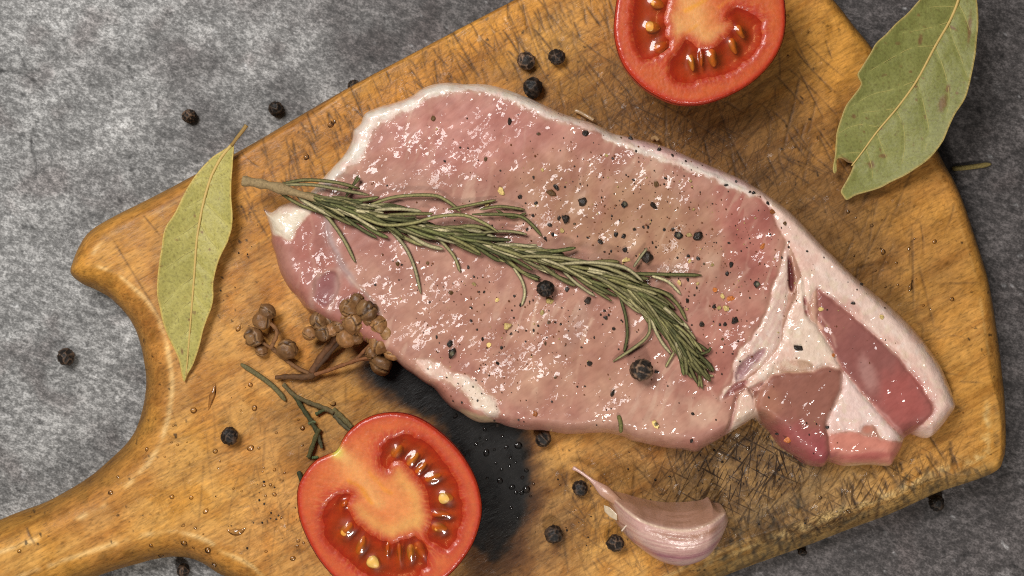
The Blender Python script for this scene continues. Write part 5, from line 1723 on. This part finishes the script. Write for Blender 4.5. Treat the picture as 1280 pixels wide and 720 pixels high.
def build_garlic():
    root = thing('garlic_clove', 'unpeeled pinkish garlic clove with a thin curved tail at the lower edge', 'garlic', (840, 660), 0)
    out = [(749, 606), (758, 611), (767, 616), (783, 620), (800, 625), (825, 630), (850, 631), (873, 629), (882, 627), (888, 624), (895, 631), (902, 632), (909, 640), (911, 650), (906, 666), (898, 682), (885, 697), (867, 706),
           (850, 709), (833, 706), (817, 699), (800, 687), (787, 676), (777, 664), (770, 653), (765, 637), (758, 622), (752, 613)]
    ridge = [(752, 609), (764, 621), (783, 636), (804, 647), (829, 654), (854, 656), (875, 651), (894, 642), (906, 634)]
    poly = unproj(catmull(out, 5), 22)
    sh = Sheet(poly, 0.9)
    x, y, d = sh.x, sh.y, sh.d
    d = np.where(d >= 9.9, sdf(poly, x, y, 2.0, 12.0), d)
    u, v = proj(x, y, 30)
    rl = catmull(ridge, 6, False)
    rd = ldist(ridge, u, v, 6, 60.0)
    below = v > np.interp(u, rl[:, 0], rl[:, 1])
    full = smooth(748, 800, u) * (1 - 0.35 * smooth(880, 912, u))
    # outer bulge below the ridge, slightly hollow facet above it
    dr = rd / (rd + d + 1e-6)                      # 0 at the ridge, 1 at the outline
    bul = 66 * (1 - np.clip(dr, 0, 1) ** 2.4) ** 0.5
    fac = 66 * (1 - 0.60 * np.clip(dr, 0, 1) ** 1.35) * smooth(0, 5, d) ** 0.5
    hfull = np.where(below, bul, fac)
    z = 6 + hfull * (0.25 + 0.75 * full)
    z = z * smooth(-0.5, 3.0, d) ** 0.5
    z += 0.5 * fbm(x, y, 10, 2, 401) * smooth(0, 6, d)
    along = u + 0.25 * v
    stripes = fbm(rd * 1.0 + 100, along * 0.05, 2.6, 3, 402)
    z += 0.35 * stripes * smooth(0, 6, d)
    u2, v2 = proj(x, y, z)
    rl2 = catmull(ridge, 6, False)
    c = np.tile(np.array([[204, 164, 152.]]), (len(x), 1))

    def lay(m, colr):
        nonlocal c
        m = np.clip(m, 0, 1)[:, None]
        c = c * (1 - m) + np.asarray(colr, float) * m
    upm = np.where(below, 0, 1) * smooth(0, 5, rd)
    lay(1.0 * upm, (176, 134, 112))
    lay(0.5 * (~below) * smooth(-0.2, 0.4, fbm(x, y, 24, 3, 403)), (150, 110, 86))
    lay(0.85 * np.exp(-(rd / 1.6) ** 2), (222, 196, 166))
    b = below.astype(float)
    lay(0.6 * b * np.exp(-((rd - 9) / 4) ** 2) * smooth(800, 830, u) * smooth(905, 885, u), (140, 92, 66))
    lay(0.45 * b * smooth(790, 760, u), (176, 134, 116))
    pur = [(790, 672), (810, 686), (835, 692), (856, 692), (880, 684), (897, 672)]
    pdst = ldist(pur, u, v, 6, 24.0)
    lay(0.9 * b * np.exp(-(pdst / 3.6) ** 2) * (0.6 + 0.5 * stripes), (136, 66, 88))
    pdst = ldist([(800, 690), (825, 703), (855, 706), (880, 698)], u, v, 6, 24.0)
    lay(0.5 * b * np.exp(-(pdst / 2.5) ** 2), (160, 98, 108))
    lay(0.35 * b * smooth(0.05, 0.4, stripes), (168, 112, 112)); lay(0.3 * b * smooth(0.05, 0.4, -stripes), (226, 198, 178)); lay(0.4 * (1 - b) * smooth(0.05, 0.4, stripes), (136, 98, 72))
    lay(0.45 * smooth(765, 752, u), (176, 124, 100))
    lay(0.5 * smooth(898, 908, u) * smooth(655, 640, v), (146, 104, 72))
    reg = np.where(below, 0, 1)
    split_parts(sh, z, np.clip(c, 0, 255), reg, [('outer_skin', 'pink and purple striped bulging skin'), ('inner_facet', 'flat brownish inner facet')], lambda k: M['garlic_skin'], root)
    # tail
    pts = [(717, 585), (724, 589), (734, 596), (744, 604), (752, 611), (762, 619), (776, 630)]
    p = catmull(pts, 6, False); n = len(p)
    zs = np.linspace(10, 36, n)
    P = np.column_stack([CX + (p[:, 0] - CX) * (HC - zs) / HC, CY + (p[:, 1] - CY) * (HC - zs) / HC, zs])
    t = np.linspace(0, 1, n)
    V, F = tube(P, 2.0 + 0.9 * np.exp(-(t / 0.08) ** 2) + 6.0 * smooth(0.35, 0.8, t) * smooth(1.25, 0.7, t), 10, 0.75)
    mesh_obj('tail', V, F, M['garlic_skin'], root, np.array([200, 160, 146.])[None] * (1 - smooth(0.4, 0.8, (V[:, 0] - P[0, 0]) / (P[-1, 0] - P[0, 0])))[:, None] + np.array([178, 134, 108.])[None] * smooth(0.4, 0.8, (V[:, 0] - P[0, 0]) / (P[-1, 0] - P[0, 0]))[:, None])
    # papery bits of skin

    def flake(pts, z0, tilt, colr):
        pl = unproj(np.array(pts, float), z0)
        s2 = Sheet(pl, 1.0)
        zt = z0 + tilt * (s2.x - pl[:, 0].mean()) / 10 + 1.2 * fbm(s2.x, s2.y, 8, 2, 410)
        V, F = s2.solid(zt, zt - 0.6)
        mesh_obj('papery_flake', V, F, M['garlic_skin'], root, np.tile(np.asarray(colr, float)[None], (len(V), 1)))
    flake([(755, 632), (762, 634), (771, 642), (771, 650), (762, 646), (756, 640)], 30, 6, (196, 176, 148))
    flake([(879, 657), (889, 654), (897, 657), (896, 664), (886, 666), (878, 663)], 62, -4, (214, 192, 166))
    for k in ([(777, 664), (783, 657), (791, 653)], [(793, 654), (800, 659), (806, 665)]):
        p = catmull(k, 5, False); zs = np.full(len(p), 57.0) if k[0][0] > 780 else np.linspace(40, 56, len(p))
        P = np.column_stack([CX + (p[:, 0] - CX) * (HC - zs) / HC, CY + (p[:, 1] - CY) * (HC - zs) / HC, zs])
        V, F = tube(P, np.full(len(p), 1.0), 6, 0.6)
        mesh_obj('peel_edge', V, F, M['garlic_skin'], root, np.tile(np.array([[228, 208, 188.]]), (len(V), 1)))


build_garlic()

# ------------------------------------------------------------------ water on the board
burn_drops = [(569, 520, 3.5), (608, 566, 5), (595, 555, 3.2), (648, 557, 5.5), (625, 601, 4.5), (606, 537, 2.6), (628, 545, 2.4), (633, 559, 2.8), (638, 572, 2.4), (620, 579, 2), (637, 582, 2.2), (658, 588, 3), (653, 597, 3), (640, 609, 4), (658, 612, 5.5), (652, 616, 3.6),
              (645, 616, 2.6), (627, 587, 2), (609, 598, 2.4), (639, 635, 2.4), (647, 648, 1.8), (608, 550, 2), (600, 548, 1.6), (618, 562, 2), (645, 578, 1.8), (667, 605, 2), (581, 569, 2)]
wood_drops = [(138, 616, 3), (215, 621, 4), (239, 622, 3.4), (257, 639, 4), (229, 657, 2.6), (244, 660, 2.4), (229, 679, 4), (259, 688, 4), (265, 709, 3), (195, 698, 4), (187, 682, 3), (24, 689, 3.5), (366, 698, 4), (373, 676, 2.6), (183, 562, 2.4), (222, 556, 2), (146, 597, 2),
              (343, 587, 2.6), (330, 607, 2.4), (338, 606, 2.2), (343, 618, 3), (318, 510, 4), (242, 513, 4.4), (313, 481, 3.4), (378, 535, 4), (269, 564, 4), (313, 560, 5), (332, 620, 2), (350, 600, 2), (1168, 302, 3.2), (1090, 282, 2.4), (1060, 265, 2.6), (1136, 311, 2.6), (1190, 374, 3.2),
              (985, 70, 2), (1010, 40, 2), (985, 20, 2.4), (1062, 640, 3), (1025, 622, 2.6), (935, 560, 3), (960, 548, 3), (700, 606, 1.6), (663, 620, 2)]
rng = np.random.default_rng(78)
for _ in range(46):
    a, b = rng.uniform(1060, 1210), rng.uniform(220, 560)
    if a > 1150 + (b - 220) * 0.2: continue
    wood_drops.append((a, b, rng.uniform(1.0, 2.2)))
for _ in range(26):
    wood_drops.append((rng.uniform(190, 380), rng.uniform(480, 690), rng.uniform(1.0, 2.2)))
iv, if_ = ico(3)
drop_mesh = None


def board_z(x, y):
    H, x0, y0, g = BT
    return float(H[int(round((y - y0) / g)), int(round((x - x0) / g))])


def droplet(a, b, r, label, group):
    global drop_mesh
    x, y = up1((a, b), 0)
    if ground(x, y) > 1.0: return
    if drop_mesh is None:
        V = iv[:, :] * np.array([1, 1, 0.9]) * S
        drop_mesh = bpy.data.meshes.new('water_droplet')
        drop_mesh.from_pydata([tuple(p) for p in V], [], [tuple(f) for f in if_])
        drop_mesh.polygons.foreach_set('use_smooth', np.full(len(if_), True))
        drop_mesh.materials.append(M['water'])
    o = bpy.data.objects.new('water_droplet', drop_mesh)
    COL.objects.link(o)
    # sits on the wood, following the rounded rim roughly
    px, py = a, b
    z0 = board_z(x, y)
    o.location = Vector(W(x, y, z0 - 0.42 * r))
    o.scale = (r * random.uniform(0.9, 1.25), r * random.uniform(0.85, 1.1), r)
    o.rotation_euler = (0, 0, random.uniform(0, 3.1))
    tag(o, label, 'water droplet', group)


DMARKS = {'lower tomato': (487, 632), 'peppercorn near the handle': (287, 545), 'garlic clove': (845, 665), 'right bay leaf': (1110, 150), 'right tip of the pork': (1180, 525), 'narrow bay leaf tip': (229, 476),
          'forked herb twig': (390, 515), 'lower right board corner': (1250, 585), 'handle end of the board': (20, 690), 'middle of the right board edge': (1230, 380), 'peppercorn under the pork edge': (679, 549), 'middle of the pork back fat': (1085, 335), 'straw needle on the table': (1215, 210), 'upper tomato': (872, 20), 'tip of the right bay leaf': (1060, 250)}
rng = np.random.default_rng(77)
random.seed(77)
ok = [(a, b, r) for a, b, r in burn_drops + wood_drops if ground(*up1((a, b), 0)) <= 1.0]
DLAB = rank_labels([(a, b, 'clear' if r >= 2.5 else 'tiny') for a, b, r in ok], DMARKS, 'water droplet')
for i, (a, b, r) in enumerate(ok):
    droplet(a, b, r, DLAB[i], 'water droplets on the scorched patch' if (a, b, r) in burn_drops else 'water droplets on the bare wood')

for lab, pts, r in [('long wet streak on the wood left of the lower tomato', [(272, 470), (268, 486), (264, 500), (258, 522)], 3.0), ('curved wet smear on the wood near the handle', [(280, 660), (290, 665), (302, 664), (313, 654)], 3.4),
                    ('small wet blob on the wood below the upper board edge', [(409, 152), (414, 155), (420, 150)], 4.0), ('short wet streak on the wood left of the pork fat', [(384, 190), (383, 196), (379, 201)], 3.0),
                    ('wet curl on the wood under the long straight cut', [(1100, 310), (1104, 314), (1102, 320)], 2.4), ('wet streak on the wood beside the right back fat', [(1140, 350), (1138, 358), (1136, 366)], 2.4),
                    ('wet streak under the small dried buds', [(302, 404), (298, 410), (296, 416)], 2.6), ('wet smear between the herb twig and the dried stem', [(410, 504), (416, 505), (421, 502)], 2.6)]:
    p = catmull(pts, 6, False); n = len(p)
    P = np.column_stack([unproj(p, 0), np.full(n, -0.45 * r)])
    t = np.linspace(0, 1, n)
    V, F = tube(P, 1.25 * r * (0.5 + 0.5 * np.sin(t * 3.1) + 0.25 * np.sin(t * 9 + r)), 8, 0.75)
    x, y = up1(pts[0], 0)
    o = mesh_obj('water_streak', V, F, M['water'], None, None, origin=(x, y, 0))
    tag(o, lab, 'water streak')

# small shreds of fat
for lab, pts, r in [('tiny translucent fat shred beside the upper fat rim', [(719, 138), (726, 141), (734, 146), (742, 151)], 2.6), ('tiny pale fat shred at the upper right skin edge', [(815, 174), (819, 172), (822, 176)], 2.6)]:
    p = catmull(pts, 6, False); n = len(p)
    P = np.column_stack([unproj(p, 6), np.linspace(4, 14, n)])
    V, F = tube(P, np.full(n, r), 8, 0.6)
    x, y = up1(pts[0], 0)
    o = mesh_obj('fat_shred', V, F, M['fat'], None, np.tile(np.array([[156, 124, 84.]]), (len(V), 1)), origin=(x, y, 0))
    tag(o, lab, 'fat shred')
